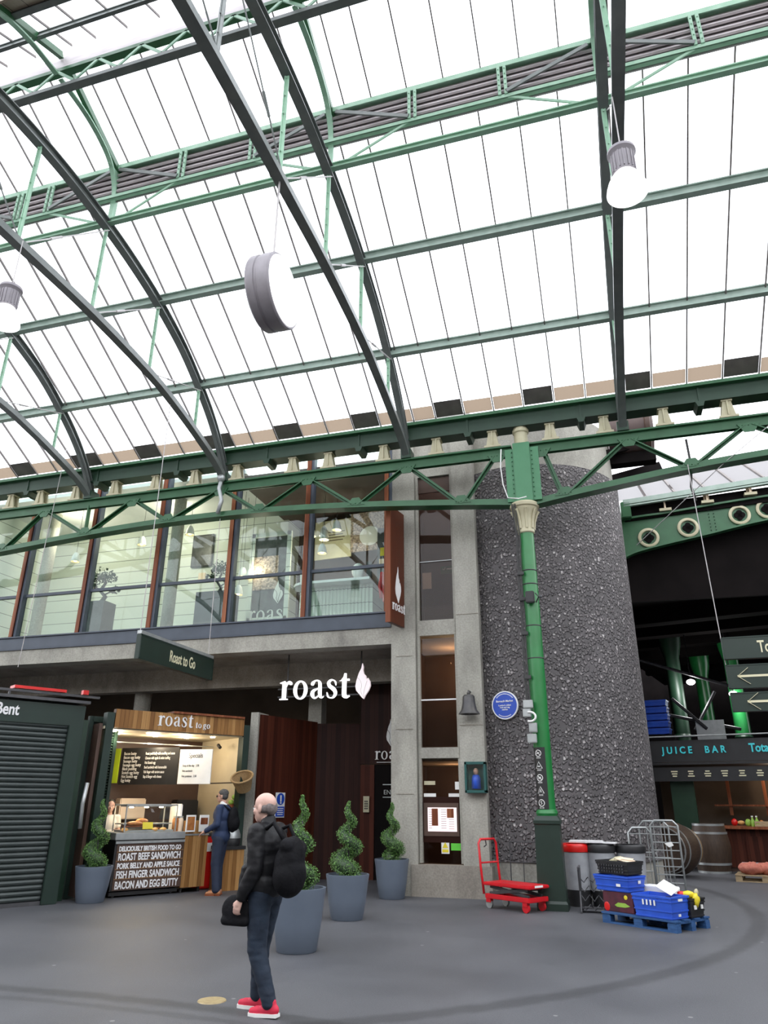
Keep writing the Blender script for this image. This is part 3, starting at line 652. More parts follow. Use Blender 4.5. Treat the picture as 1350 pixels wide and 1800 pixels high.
# space behind that window: stair landing with plain walls
struct(MB().box((-3.2,17.2,4.9),(1.9,.1,9.8)).box((-2.2,16.0,4.9),(.08,2.4,9.8)).box((-4.12,15.9,4.9),(.08,2.6,9.8)).build('wall_landing','brown2'))
struct(MB().box((-3.3,15.9,5.0),(1.5,2.5,.25)).build('floor_landing','conc_dark'))
struct(MB().box((-3.3,15.9,2.45),(1.5,2.5,.2)).build('floor_landing_lower','conc_dark'))
tag(MB().box((-3.42,14.66,6.05),(.2,.01,.36)).build('notice','paper'),'small pale paper notice inside the tall window, upper part','notice')
ex=MB().box((-2.95,14.63,6.25),(.3,.012,.17)).build('exit_sign','green'); tag(ex,'small green sign with white arrow inside the tall stair window','sign')
MB().tube([(-3.06,14.62,6.28),(-3.03,14.62,6.25),(-3.0,14.62,6.3)],.008,5).box((-2.9,14.62,6.27),(.14,.005,.02)).build('marking','paper',ex)
li=bpy.data.lights.new('landing_lamp','POINT'); li.energy=24; li.color=(1,.66,.36); li.shadow_soft_size=.1; lo=bpy.data.objects.new('landing_lamp',li); COL.objects.link(lo); lo.location=(-3.2,16.2,4.55)
li=bpy.data.lights.new('landing_lamp_low','POINT'); li.energy=16; li.color=(1,.66,.38); li.shadow_soft_size=.1; lo=bpy.data.objects.new('landing_lamp_low',li); COL.objects.link(lo); lo.location=(-3.2,16.0,2.1)

# menu case in the lower window
mc=thing('menu_case','red-brown menu case with lit pink pages behind the lower stair window','menu board',(-3.2,14.56,1.3))
MB().box((0,.03,.0),(.76,.05,.80)).build('case','banner_wood',mc); MB().box((0,-.003,-.0),(.68,.02,.58)).build('frame','brown',mc)
M['menu']=emis('lit_menu_paper',(1,.8,.82),.35,(.8,.68,.68))
pg=MB().box((.02,-.02,-.0+.14-.14),(.56,.012,.42)).build('menu_page','menu',mc)
for x,wd,hh in ((-.12,.12,.30),(.18,.13,.16)): MB().box((x,-.028,.19-hh/2),(wd,.004,hh)).build('photo','timber',pg)
g=MB()
for r_ in range(9): 
    for cx in (-.21,.05,.2): g.box((cx+.0,-.027,.17-.0-r_*.04 -(.17 if cx>.1 else 0)),(.06 if cx<-.2 else .10,.002,.006)) if .17-r_*.04-(.17 if cx>.1 else 0)>-.2 else None
g.build('print','brown',pg)
for (x,z,w_,h_,m_,l) in ((-3.42,1.95,.22,.07,'cream','small yellow label above the menu case'),(-3.42,1.72,.24,.08,'paper','white printed strip above the left end of the menu case'),(-2.93,1.72,.24,.08,'paper','white printed strip above the right end of the menu case'),(-2.88,1.90,.08,.14,'paper','tall white card at the upper right of the menu case')):
    tag(MB().box((x,14.575,z),(w_,.01,h_)).build('label_strip',m_),l,'label')
M['green_tag']=pm('lime_green_paper',(.12,.6,.05),(.1,.5,.04),4,.6); M['yellow']=pm('yellow_plastic',(.75,.62,.03),(.65,.52,.02),5,.5)
tag(MB().box((-2.93,14.575,.83),(.2,.01,.12)).build('green_notice','green_tag'),'bright green notice low on the stair window','notice')
wn=tag(MB().box((-3.14,14.575,.82),(.15,.01,.22)).build('warning_sign','paper'),'small yellow triangle warning sign low on the stair window','sign'); MB().prism([(-.055,-.02),(.055,-.02),(0,.08)],.004,Matrix.Translation((-3.14,14.563,.83))).build('triangle','yellow',wn); MB().box((-3.14,14.566,.76),(.12,.004,.05)).build('caption_panel','yellow',wn)

# bell, shrine box, plaque
bl=thing('market_bell','dark bronze bell hung on the concrete pier beside the blue plaque','bell',(-2.52,14.18,3.18))
M['bronze']=pm('dark_bronze',(.06,.06,.065),(.1,.095,.09),6,.4,.6)
MB().lathe([(0,.37),(.09,.36),(.115,.33),(.125,.2),(.15,.08),(.2,.015),(.205,0),(.17,0),(.14,.06),(.1,.3),(0,.33)],n=32).build('bell_body','bronze',bl,smooth='auto')
MB().cyl((0,0,.05),(0,0,.3),.012,n=8).sph((0,0,.03),.03,8,6).build('clapper','bronze',bl); MB().tube([(0,.2,.44),(0,.0,.44),(0,0,.36)],.018,8).lathe([(.03,.36),(.035,.40),(.02,.42)],n=12).build('hanger','bronze',bl)
sh=thing('wall_shrine','teal glazed display box holding a small blue figure on the concrete pier','display box',(-2.46,14.3,2.04))
g=MB(); 
for a in (-1,1): g.box((a*.18,0,0),(.04,.2,.54)); g.box((0,0,a*.25),(.4,.2,.05))
g.box((0,.09,0),(.38,.02,.5)); g.build('frame','teal',sh,bev=.005)
MB().box((0,-.08,0),(.34,.006,.46)).build('pane','clear',sh)
MB().lathe([(.0,-.2),(.09,-.2),(.085,-.02),(.06,.04),(0,.05)],n=16).build('figure_robe','blue',sh,smooth=True); MB().sph((0,0,.1),(.05,.05,.065)).build('figure_head','skin',sh,smooth=True)
# plaque on the curved wall
ang=math.atan2(-1,(-1.86-TX)/TR*1.02)
pa=math.asin((-1.86-TX)/TR); px=TX+TR*math.sin(pa); py=TY-TR*math.cos(pa)
T=Matrix.Translation((px,py-.03,3.36))@Matrix.Rotation(pa,4,'Z')
M['plaque']=pm('plaque_blue',(.012,.06,.42),(.014,.07,.46),4,.35)
pq=thing('blue_plaque','round blue wall plaque with white rim and lettering on the pebbled tower','plaque',(px,py-.03,3.36),pa)
RX=Matrix.Rotation(PI/2,4,'X')
MB().lathe([(0,.0),(.27,.0),(.27,.03),(.265,.035),(.25,.035),(.25,.03),(0,.03)],n=48,mat=RX).build('rim','white',pq,smooth='auto')
MB().lathe([(0,.0),(.245,.0),(.245,.034),(0,.034)],n=48,mat=RX).build('disc','plaque',pq,smooth='auto')
for s_,z,sz in (('Borough Market',.06,.052),("London's oldest",-.015,.04),('fruit and veg',-.055,.04),('market',-.095,.04)):
    text(s_,sz,(0,-.038,z),0,'white',pq,.004,.001,1,'CENTER',world=False)
for txt,base,sgn in (('THE LONDON BOROUGH OF SOUTHWARK',90,-1),('VOTED BY THE PEOPLE',270,1)):
    pass
g=MB(); 
for a in list(range(40,141,6))+list(range(235,306,6)):
    g.box((.215*math.cos(R(a)),-.037,.215*math.sin(R(a))),(.014,.004,.018),rot=Euler((0,-R(a-90),0)))
g.build('rim_lettering','white',pq)

# ================================================================== FIRST FLOOR FACADE
struct(MB().box((-10.2,14.52,5.19),(12.1,.30,.29)).build('trim_sill','steel_grey'))
struct(MB().box((-10.2,14.42,5.04),(12.1,.1,.03)).box((-10.2,14.40,5.34),(12.1,.14,.03)).build('trim_sill_edge','steel_grey'))
struct(MB().box((-10.2,14.62,4.85),(12.1,.42,.36)).build('wall_slab_edge','conc'))
struct(MB().box((-10.2,16.9,4.76),(12.1,4.9,.14)).build('ceiling_undercroft','conc_dark'))
struct(MB().box((-10.2,16.3,4.45),(12.1,.35,.55)).build('trim_downstand_beam','conc_dark'))
struct(MB().box((-10.2,17.0,5.05),(12.1,4.8,.3)).build('floor_upper','conc_dark'))
MX=[-16.0,-13.95,-12.0,-10.03,-8.05,-6.12,-4.2]
for i,x in enumerate(MX[1:]):
    o=struct(MB().box((x-.05,14.42,7.5),(.10,.14,4.3)).build('trim_%d'%(i+10),'timber')); MB().box((x+.035,14.47,7.5),(.07,.16,4.3)).build('steel_mullion','steel_grey',o)
for i in range(6):
    a,b=MX[i]+.07,MX[i+1]-.10
    wv=struct(MB().box(((a+b)/2,14.5,6.43),(b-a,.07,.07)).build('window_%d'%(i+2),'steel_grey'))
    MB().box(((a+b)/2,14.52,5.88),(b-a,.015,1.05)).build('pane','glass',wv); MB().box(((a+b)/2,14.52,8.05),(b-a,.015,3.2)).build('pane','glass',wv)
    MB().box(((a+b)/2,14.5,8.95),(b-a,.05,.05)).build('upper_transom','steel_grey',wv)
# restaurant interior
struct(MB().box((-12.1,17.6,7.3),(8.0,.1,4.4)).build('wall_restaurant','wall_panel'))
struct(MB().box((-6.2,18.4,7.3),(4.1,.1,4.4)).build('wall_restaurant_right','brown2'))
struct(MB().box((-8.15,18.0,7.3),(.1,.9,4.4)).build('wall_restaurant_return','wall_panel'))
struct(MB().box((-4.2,16.5,7.3),(.1,3.8,4.4)).build('wall_restaurant_end','brown2'))
struct(MB().box((-16.1,16.0,7.3),(.1,3.3,4.4)).build('wall_restaurant_west','wall_panel'))
struct(MB().box((-12.1,16.3,9.35),(8.0,2.9,.1)).build('ceiling_restaurant','white'))
struct(MB().box((-6.2,16.6,9.1),(4.1,3.8,.1)).build('ceiling_restaurant_right','brown2'))
for x in (-14.7,-10.6): struct(MB().lathe([(.16,5.2),(.16,9.3)],(x,15.9,0),24).build('wall_round_post','conc'))
def pendant():
    t=thing('pendant_lamp','x','pendant lamp',(0,0,0),0,'bell-shaped pendant lamps in the restaurant')
    MB().lathe([(.02,.26),(.05,.25),(.09,.17),(.115,.05),(.125,0),(.115,0),(.08,.16),(0,.22)],n=24).build('shade','paper',t,smooth='auto')
    MB().sph((0,0,.05),.055,10,8).build('bulb','warm',t,smooth=True); MB().cyl((0,0,0),(0,0,1.0),.005,n=6).build('flex','cable',t)
    return t
p0=pendant()
pl=[((-6.82,16.2,7.95),'pendant lamp in the cluster behind the right window, upper left one'),((-6.55,16.4,8.0),'pendant lamp in the cluster behind the right window, upper middle one'),((-6.12,16.2,8.05),'pendant lamp in the cluster behind the right window, upper right one'),((-6.42,16.1,7.78),'pendant lamp in the cluster behind the right window, centre one'),((-6.38,15.9,7.35),'pendant lamp in the cluster behind the right window, lowest one'),
    ((-8.3,16.5,7.3),'pendant lamp near the bonsai, upper right one'),((-8.75,16.3,7.05),'pendant lamp near the bonsai, far left one'),((-8.48,16.2,6.95),'pendant lamp near the bonsai, middle one'),((-8.62,15.9,6.45),'pendant lamp near the bonsai, lowest one'),
    ((-10.4,16.2,8.35),'pendant lamp above the dark framed picture'),((-11.9,16.2,8.2),'pendant lamp left of the pale post, near the ceiling'),((-13.3,16.0,7.9),'pendant lamp seen just under the girder at far left'),((-13.25,15.3,7.55),'pendant lamp glowing low in the second window from the left')]
for i,(c,l) in enumerate(pl):
    q=p0
    if i==0: p0.location=c; p0['label']=l
    else: q=dup(p0,c,label=l)
    for ch in [o for o in bpy.data.objects if o.parent==q and o.name.startswith('flex')]: ch.location.z=.25; ch.scale.z=((9.05 if c[0]>-8.1 else 9.3)-c[2]-.25)
for i,(c,e) in enumerate((((-6.5,16.4,7.4),35),((-8.3,16.2,7.2),25),((-11,16.2,8.6),45),((-14,16.0,8.6),45))):
    li=bpy.data.lights.new('restaurant_lamp','POINT'); li.energy=e; li.color=(1,.86,.68); li.shadow_soft_size=.3; lo=bpy.data.objects.new('restaurant_lamp',li); COL.objects.link(lo); lo.location=c
# pictures
def picture(label,c,w,h,rz,mf,mi,cat='picture'):
    t=thing('framed_picture',label,cat,c,rz); MB().box((0,0,0),(w,.04,h)).build('frame',mf,t,bev=.006); MB().box((0,-.023,0),(w-.07,.005,h-.07)).build('print',mi,t); return t
M['photo_dark']=pm('dark_photograph',(.03,.03,.03),(.10,.10,.10),6,.35)
M['crowd']=pm('sepia_crowd_photo',(.08,.05,.04),(.55,.42,.33),22,.5,)
picture('dark framed picture on the pale panelled wall of the restaurant',(-10.75,17.5,8.35),.68,.98,0,'black','photo_dark')
picture('small tan card on the pale wall below the dark picture',(-10.7,17.52,7.55),.22,.26,0,'tan','tan','card')
po=thing('wall_poster','large poster with cream caption side and sepia crowd photo in the right window','poster',(-6.05,17.3,8.35),R(-5))
MB().box((-.6,0,-.1),(1.1,.04,1.1)).build('caption_side','cream',po); MB().box((.55,-.005,0),(1.25,.04,1.1)).build('crowd_photo','crowd',po); MB().lathe([(0,0),(.3,0),(.3,.02),(0,.02)],(0,0,0),24,Matrix.Translation((.5,-.03,-.15))@Matrix.Rotation(PI/2,4,'X')@Matrix.Diagonal((1,.9,1,1))).build('pig_shape','paper',po)
g=MB(); [g.box((-.6,-.025,.1-.08*k),(.7-.1*(k%2),.004,.02)) for k in range(4)]; g.build('caption_print','brown',po)
# mirror with restaurant lettering
mr=thing('logo_mirror','tall pale framed panel with leaf emblem and restaurant name behind the bonsai window','panel',(-7.98,16.3,5.4))
g=MB(); 
for a in (-1,1): g.box((a*.52,0,1.35),(.12,.06,2.9))
g.box((0,0,2.75),(1.1,.06,.12)); g.box((0,0,.3),(1.1,.06,.45)); g.build('frame','wall_panel',mr); MB().box((0,.02,1.4),(.98,.03,2.7)).build('dark_panel','photo_dark',mr)
serif('roas',.28,Matrix.Translation((-.5,-.05,.42)),'paper',mr,.012,world=False); leaf(.62,Matrix.Translation((.12,-.04,.85)),'paper',mr,.012,vein='black',world=False)
MB().box((-.1,-.01,1.7),(.7,.02,.9)).build('crowd_photo','crowd',mr)
# fluted counter
ctr=thing('reception_counter','pale fluted reception counter with rounded end seen in the right window','counter',(-5.9,15.9,5.2))
poly=[(-1.0,-.3),(.9,-.3),(.9,.5),(-.6,.5),(-.9,.35)]
P=[(-.6+.45*math.cos(R(a)),.15+.45*math.sin(R(a))) for a in range(270,89,-20)]+[(.95,.6),(.95,-.3)]
g=MB()
P2=[]
for i in range(len(P)-1): P2+= [P[i]]
g.bm.faces.new([g.bm.verts.new((x,y,1.25)) for x,y in P]); 
for (a,b),(c,d) in zip(P,P[1:]+P[:1]): g.quad((a,b,0),(c,d,0),(c,d,1.25),(a,b,1.25))
g.build('body','wall_panel',ctr)
g=MB(); [g.cyl((x,-.31,.05),(x,-.31,1.15),.03,n=8) for x in [-.6+.09*k for k in range(17)]]; g.build('fluting','wall_panel',ctr,smooth='auto')
MB().prism([(x,y) for x,y in [(p_[0]*1.03,p_[1]*1.08) for p_ in P]],.06,Matrix.Translation((0,0,1.25))@Matrix.Rotation(-PI/2,4,'X')@Matrix.Diagonal((1,1,-1,1))).build('top','white',ctr)
tl=thing('desk_lamp','white globe and black stand on the reception counter','lamp',(-5.35,15.7,6.52)); MB().sph((0,0,.22),(.16,.14,.2)).build('globe','white',tl,smooth=True); MB().box((.28,0,.22),(.12,.1,.42)).build('till','darkmetal',tl,bev=.01)
tag(MB().box((-6.7,15.65,6.68),(.26,.02,.26),rot=Euler((R(10),0,0))).build('menu_card','paper'),'small white menu card propped on the reception counter','card')
rd=thing('red_coat','red coat hanging at the right end of the restaurant window','coat',(-4.40,15.0,5.75)); MB().prism([(-.12,0),(.14,.05),(.16,.6),(.08,.85),(-.04,.85),(-.14,.55)],.12).build('coat_body','red',rd,bev=.02); MB().tube([(-.14,.05,.7),(-.2,.05,.4),(-.16,.05,.1)],.05,8).build('sleeve','red',rd,smooth=True)
tag(MB().box((-4.95,16.8,6.7),(.5,.1,3.0)).build('cupboard_door','darkmetal'),'tall dark cabinet door at the right end of the restaurant','cabinet')
for (x,z,m_,l) in ((-5.02,7.55,'yellow','small yellow sticker on the dark cabinet door'),(-5.05,7.25,'tan','small orange sticker under the yellow one on the cabinet door'),(-4.98,6.55,'tan','small tan notice low on the dark cabinet door')): tag(MB().box((x,16.747,z),(.2,.01,.22)).build('sticker',m_),l,'sticker')
# bonsai and planter box
def bonsai(loc,label,boxh,s=1):
    t=thing('bonsai_tree',label,'tree',loc); g=MB(); g.tube([(0,0,0),(.08,0,.15),(-.06,.02,.32),(.05,0,.5),(0,0,.66)],[.045,.04,.035,.025,.012],8); g.tube([(.05,0,.2),(.22,0,.28)],[.02,.01],6); g.tube([(-.03,0,.35),(-.24,0,.42)],[.02,.01],6); g.build('trunk','cable',t,smooth=True)
    g=MB(); rnd=random.Random(3)
    for (cx,cz,r) in ((0,.72,.17),(.12,.62,.12),(-.12,.6,.11),(.24,.3,.09),(-.26,.44,.1)):
        for k in range(90):
            v=Vector((rnd.gauss(0,1),rnd.gauss(0,1),rnd.gauss(0,.6))).normalized()*r*rnd.uniform(.7,1.05); c=Vector((cx,0,cz))+v
            q=Euler((rnd.uniform(0,6),rnd.uniform(0,6),0)).to_matrix(); a=q@Vector((.03,0,0)); b=q@Vector((0,.02,0)); g.quad(c-a,c-b,c+a,c+b)
    g.build('foliage','dark_leaf',t); return t
M['dark_leaf']=pm('dark_leaves',(.02,.04,.02),(.04,.07,.03),8,.6)
M['leaf']=pm('boxwood_leaves',(.05,.125,.03),(.14,.28,.065),14,.55)
tag(MB().box((-8.85,15.3,5.75),(.85,.6,1.15)).build('planter_box','darkmetal'),'large dark grey planter box under the bonsai in the window','planter')
bonsai((-8.85,15.3,6.33),'dark bonsai tree standing on the grey planter box',0)
b2=bonsai((-12.4,15.5,6.4),'dark bonsai silhouette behind the third window from the left',0); b2.scale=(1.5,1.5,1.1)
tag(MB().box((-12.4,15.5,5.8),(.6,.5,1.2)).build('planter_box','darkmetal'),'dark planter box under the bonsai behind the third window from the left','planter')

# ================================================================== UNDERCROFT AND ENTRANCE
struct(MB().box((-10,19.2,2.4),(12,.2,4.8)).build('wall_undercroft','voidwall'))
struct(MB().box((-16.1,16.9,2.4),(.2,5,4.8)).build('wall_undercroft_west','voidwall'))
struct(MB().lathe([(.21,0),(.21,4.7)],(-11.5,16.6,0),28).build('wall_concrete_post','conc'))
struct(MB().box((-7.02,17.6,2.5),(.35,.35,4.6)).build('wall_concrete_pier_back','conc'))
struct(MB().box((-7.32,14.95,1.7),(.18,.5,3.4)).build('wall_concrete_stub','conc'))
def vwall(name,a,b,z0,z1,m,th=.08):
    a=Vector((*a,0));b=Vector((*b,0)); d=b-a; l=d.length; az=math.atan2(d.y,d.x)
    o=MB().box((l/2,th/2,(z0+z1)/2),(l,th,z1-z0)).build(name,m); o.location=a; o.rotation_euler=(0,0,az); return struct(o)
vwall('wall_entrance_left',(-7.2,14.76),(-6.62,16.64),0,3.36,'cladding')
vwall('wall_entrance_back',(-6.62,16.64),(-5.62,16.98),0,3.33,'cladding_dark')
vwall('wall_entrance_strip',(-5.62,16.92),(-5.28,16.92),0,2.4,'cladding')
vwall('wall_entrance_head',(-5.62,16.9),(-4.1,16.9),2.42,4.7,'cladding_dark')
vwall('wall_entrance_side',(-4.12,14.9),(-4.12,17.0),0,4.7,'void')
d1=vwall('door_1',(-5.28,16.95),(-4.12,16.95),0,2.4,'void',.05)
text('ENTRANCE',.14,(.22,-.02,1.76),0,'zinc',d1,.008,world=False); MB().box((.55,-.01,1.97),(.7,.01,.02)).build('trim_line','zinc',d1); MB().box((.55,-.01,1.70),(.7,.01,.02)).build('trim_line','zinc',d1)
lg=thing('entrance_logo','leaf emblem and restaurant name on the dark boards over the entrance door','sign',(-5.2,16.86,2.45))
serif('roast',.19,Matrix.Translation((-.05,-.02,.06)),'paper',lg,.015,world=False); leaf(.62,Matrix.Translation((.2,-.02,.34)),'paper',lg,.012,sx=.5,vein='black',world=False); MB().box((.2,-.02,-.0),(.4,.006,.015)).build('strapline','zinc',lg)
ns=thing('safety_notice','blue and white mandatory notice fixed to the red-brown entrance boards','notice',(-6.97,15.45,1.53),math.atan2(1.88,.58))
MB().box((0,-.02,0),(.3,.012,.5)).build('plate','paper',ns); MB().lathe([(0,0),(.12,0),(.12,.006),(0,.006)],n=24,mat=Matrix.Translation((0,-.03,.12))@Matrix.Rotation(PI/2,4,'X')).build('blue_disc','plaque',ns)
MB().box((0,-.04,.13),(.04,.006,.13)).box((0,-.04,.04),(.04,.006,.03)).build('exclamation_mark','paper',ns); q=MB().box((0,-.03,-.13),(.27,.006,.2)).build('caption_panel','plaque',ns)
g=MB(); [g.box((0,-.035,-.07-.04*k),(.2-.03*(k%2),.004,.015)) for k in range(4)]; g.build('caption_lines','paper',ns)
kp=tag(MB().box((-5.45,16.88,1.55),(.14,.05,.34)).build('door_entry_panel','cream'),'small cream entry panel beside the entrance door','intercom'); g=MB(); [g.box((-5.45+.03*(i-1),16.85,1.46+.05*j),(.02,.01,.03)) for i in range(3) for j in range(4)]; g.build('buttons','cable',kp)

# hanging lit name sign
rs=thing('restaurant_sign','large white lit restaurant name with leaf hung under the slab','sign',(-6.86,14.95,3.68))
_,wd=serif('roast',.40,Matrix.Translation((-.03,0,.0))@Matrix.Diagonal((1.0,1,1,1)),'white_letter',rs,.04,world=False)
leaf(.76,Matrix.Translation((1.70,0,-.04)),'leaf_letter',rs,.06,sx=.62,vein='paper',world=False)
MB().box((.85,.09,.24),(1.9,.03,.03)).box((.85,.09,.07),(1.9,.03,.03)).build('carrier_rail','black',rs); MB().cyl((.12,.09,.07),(.12,.09,1.0),.016,n=8).build('hanging_rod','black',rs); MB().cyl((1.85,.09,.07),(1.85,.09,1.0),.016,n=8).build('hanging_rod','black',rs)

# projecting timber banner
az=math.atan2(.71,.14)
bn=thing('banner_sign','tall red-brown timber blade sign projecting from the left concrete pier','sign',(-4.02,13.72,4.98),az)
MB().box((.33,0,1.27),(.66,.09,2.54)).build('blade','banner_wood',bn,bev=.004); MB().box((0,0,1.27),(.03,.11,2.56)).build('edge_strip','timber',bn)
serif('roast',.15,Matrix.Translation((.09,-.055,.28))@Matrix.Diagonal((.95,1,1,1)),'white',bn,.02,world=False); leaf(.78,Matrix.Translation((.20,-.055,.46)),'white',bn,.02,sx=.45,world=False)
for z in (.35,1.1,2.0): MB().cyl((.62,0,z),(.82,0,z),.03,n=10).build('fixing','banner_wood',bn)

# ================================================================== HANGING THINGS
ds=thing('round_hanging_sign','white round drum sign with grey rim hung on a rod from the roof truss','sign',(-3.52,6.75,7.62))
RY=Matrix.Rotation(PI/2,4,'Y')
MB().lathe([(.44,-.16),(.47,-.16),(.485,-.14),(.485,-.05),(.47,-.04),(.47,-.01),(.485,0),(.485,.14),(.47,.16),(.44,.16)],n=64,mat=RY).build('rim','lampmetal',ds,smooth='auto')
MB().lathe([(0,.15),(.45,.15),(.45,.165),(0,.165)],n=64,mat=RY).build('face','lamp_white',ds); MB().lathe([(0,-.15),(.45,-.15),(.45,-.165),(0,-.165)],n=64,mat=RY).build('face','lamp_white',ds)
MB().cyl((0,-.05,.47),(0,-.05,1.83),.014,n=8).build('rod','wire',ds)
def lamp(label,loc):
    t=thing('highbay_lamp',label,'lamp',loc,0,None)
    MB().lathe([(0,0),(.12,0),(.155,-.02),(.16,-.06),(.14,-.08),(.125,-.1),(.12,-.34),(.13,-.36),(.1,-.38),(0,-.38)],n=32).build('ballast_housing','lampmetal',t,smooth='auto')
    g=MB(); [g.box((.125*math.cos(a),.125*math.sin(a),-.22),(.02,.012,.24),a) for a in [k*PI/8 for k in range(16)]]; g.build('cooling_fin','lampmetal',t)
    MB().lathe([(.11,-.36),(.15,-.42),(.19,-.5),(.215,-.58),(.225,-.64),(.21,-.645),(.18,-.5),(.1,-.38)],n=32).build('reflector','lamp_white',t,smooth='auto')
    MB().lathe([(.0,-.70),(.1,-.69),(.18,-.665),(.22,-.635),(0,-.635)],n=32).build('lens','lamp_lens',t,smooth='auto')
    MB().tube([(.0,0,0),(.02,0,.06),(0,0,.12),(-.02,0,.06),(0,0,0)],.01,6).cyl((0,0,.1),(0,0,.86),.008,n=6).build('suspension','wire',t)
    return t
lamp('high-bay lamp with dark ribbed top and white dome hanging at upper right',(.83,6.65,8.58)); lamp('high-bay lamp with dark ribbed top hanging at the left edge',(-7.72,6.65,8.6))

def wire(name,label,pts,r=.008): return tag(MB().tube(pts,r,6).build(name,'wire'),label,'wire')
def hsign(name,label,loc,rz,w,h,s,size,off,arrow=False,d=.1):
    t=thing(name,label,'sign',loc,rz); MB().box((w/2,0,0),(w,d,h)).build('board','sign_green',t,bev=.006)
    MB().box((w/2,-d/2-.004,h/2-.012),(w,.008,.02)).box((w/2,-d/2-.004,-h/2+.012),(w,.008,.02)).box((.01,-d/2-.004,0),(.02,.008,h)).box((w-.01,-d/2-.004,0),(.02,.008,h)).build('trim','shed',t)
    if s: text(s,size,(off,-d/2-.006,-size*.34),0,'text_cream',t,.006,.004,.62,world=False)
    if arrow:
        g=MB(); x=arrow; y=-d/2-.008; g.box((x+.28,y,0),(.46,.006,.035)); g.bar((x+.05,y,0),(x+.22,y,.13),.006,.04,(0,1,0)); g.bar((x+.05,y,0),(x+.22,y,-.13),.006,.04,(0,1,0)); g.build('arrow','text_cream',t)
    return t
go=hsign('hanging_sign','dark green hanging board with cream lettering in front of the first-floor sill',(-7.87,11.0,4.16),R(90),2.6,.44,'Roast to Go',.30,.95)
MB().box((1.3,0,.26),(2.6,.09,.06)).build('wire_spikes','zinc',go)
wire('hanging_wire','thin wire holding the near end of the board in front of the sill',[(-7.87,11.02,4.36),(-7.87,11.02,9.1)]); wire('hanging_wire','thin wire holding the far end of the board in front of the sill',[(-7.87,13.45,4.36),(-7.87,13.40,7.5)])
tag(MB().tube([(-7.85,13.3,8.5),(-7.9,13.28,8.2),(-7.82,13.3,7.9),(-7.9,13.32,7.6)],.05,6).sph((-7.87,13.28,8.45),.1,8,6).build('cable_knot','zinc',smooth=True),'bundle of grey cable knotted at the girder where the sign wire starts','cable')
wire('hanging_wire','long loose wire dangling in front of the windows at far left',[(-12.0,12.9,9.7),(-12.2,12.9,4.3)])
for (z,h,txt,off,arr,l) in ((3.97,.36,'Total',.52,False,'dark green hanging board without an arrow, topmost of three at right edge'),(3.51,.38,'Mo',.62,.1,'dark green hanging board with left arrow and cream letters, middle of three'),(3.11,.30,None,.5,.18,'dark green hanging board with left arrow and toilet symbol, lowest of three')):
    t=hsign('direction_sign',l,(1.95,12.95,z),R(-3),2.3,h,txt,.27 if z>3.9 else .3,off,arr)
    if txt is None:
        g=MB(); x=.80
        for a,b,c,d_ in ((0,.1,.22,.02),(0,-.1,.22,.02),(-.1,0,.02,.22),(.1,0,.02,.22)): g.box((x+a,-.058,b),(c,.006,d_))
        g.sph((x,-.06,.055),(.022,.006,.022),8,6); g.box((x,-.058,-.015),(.06,.006,.09)); g.build('toilet_symbol','text_cream',t)
wire('hanging_wire','wire from the girder down to the direction boards at right',[(1.97,12.97,3.3),(1.95,13.3,7.5)])

# ================================================================== SHED WITH SHUTTER
az=R(60)                                 # shutter face runs near-left to far-right
sd=thing('shuttered_kiosk','dark green market kiosk with closed roller shutter at the left edge','kiosk',(-9.2,11.5,0),az)
# local: +X along face to the right end at 0, face looks to -Y
g=MB(); g.box((-1.6,.9,3.03),(3.2,1.8,.36)); g.box((-1.6,.95,1.5),(3.15,1.7,2.9)); g.build('cabin','shed',sd)
MB().box((-1.6,-.03,3.03),(3.22,.08,.36)).build('fascia','shed',sd,bev=.006)
MB().box((-1.6,.2,3.27),(3.3,.7,.05)).build('roof_edge','darkmetal',sd); MB().box((-1.3,.1,3.4),(3.2,.05,.04)).box((-1.3,.1,3.3),(.03,.03,.2)).build('roof_rail','darkmetal',sd)
MB().box((-.13,-.05,1.43),(.26,.12,2.86)).build('post','shed',sd,bev=.01)
g=MB(); n=34
for k in range(n):
    z=.06+k*.083; g.prism([(0,0),(0,0)],.1) if False else None
    g.bm.faces.ensure_lookup_table()
    P=[(0,-.0),( -.02,.02),(-.025,.045),(-.012,.07),(0,.08)]
    for (a,b),(c,d) in zip(P,P[1:]): g.quad((-3.2,-.03+a,z+b),(-.26,-.03+a,z+b),(-.26,-.03+c,z+d),(-3.2,-.03+c,z+d))
g.build('roller_shutter','shutter',sd)
MB().box((-1.7,-.05,.03),(2.9,.05,.06)).build('bottom_bar','darkmetal',sd); MB().box((-.24,-.07,1.43),(.04,.04,2.8)).build('guide_rail','darkmetal',sd)
text('Bent',.27,(-1.52,-.075,2.97),0,'white',sd,.01,.006,.75,world=False)
rt_=tag(MB().box((-9.75,10.9,3.46),(.9,.25,.05),R(60)).build('red_cloth','redplastic'),'red cloth lying on top of the green kiosk roof','cloth')
rb=tag(MB().box((-9.27,11.55,3.47),(.1,.1,.08),R(60)).build('plastic_cone','redplastic'),'small red plastic cone on the corner of the kiosk roof','cone')
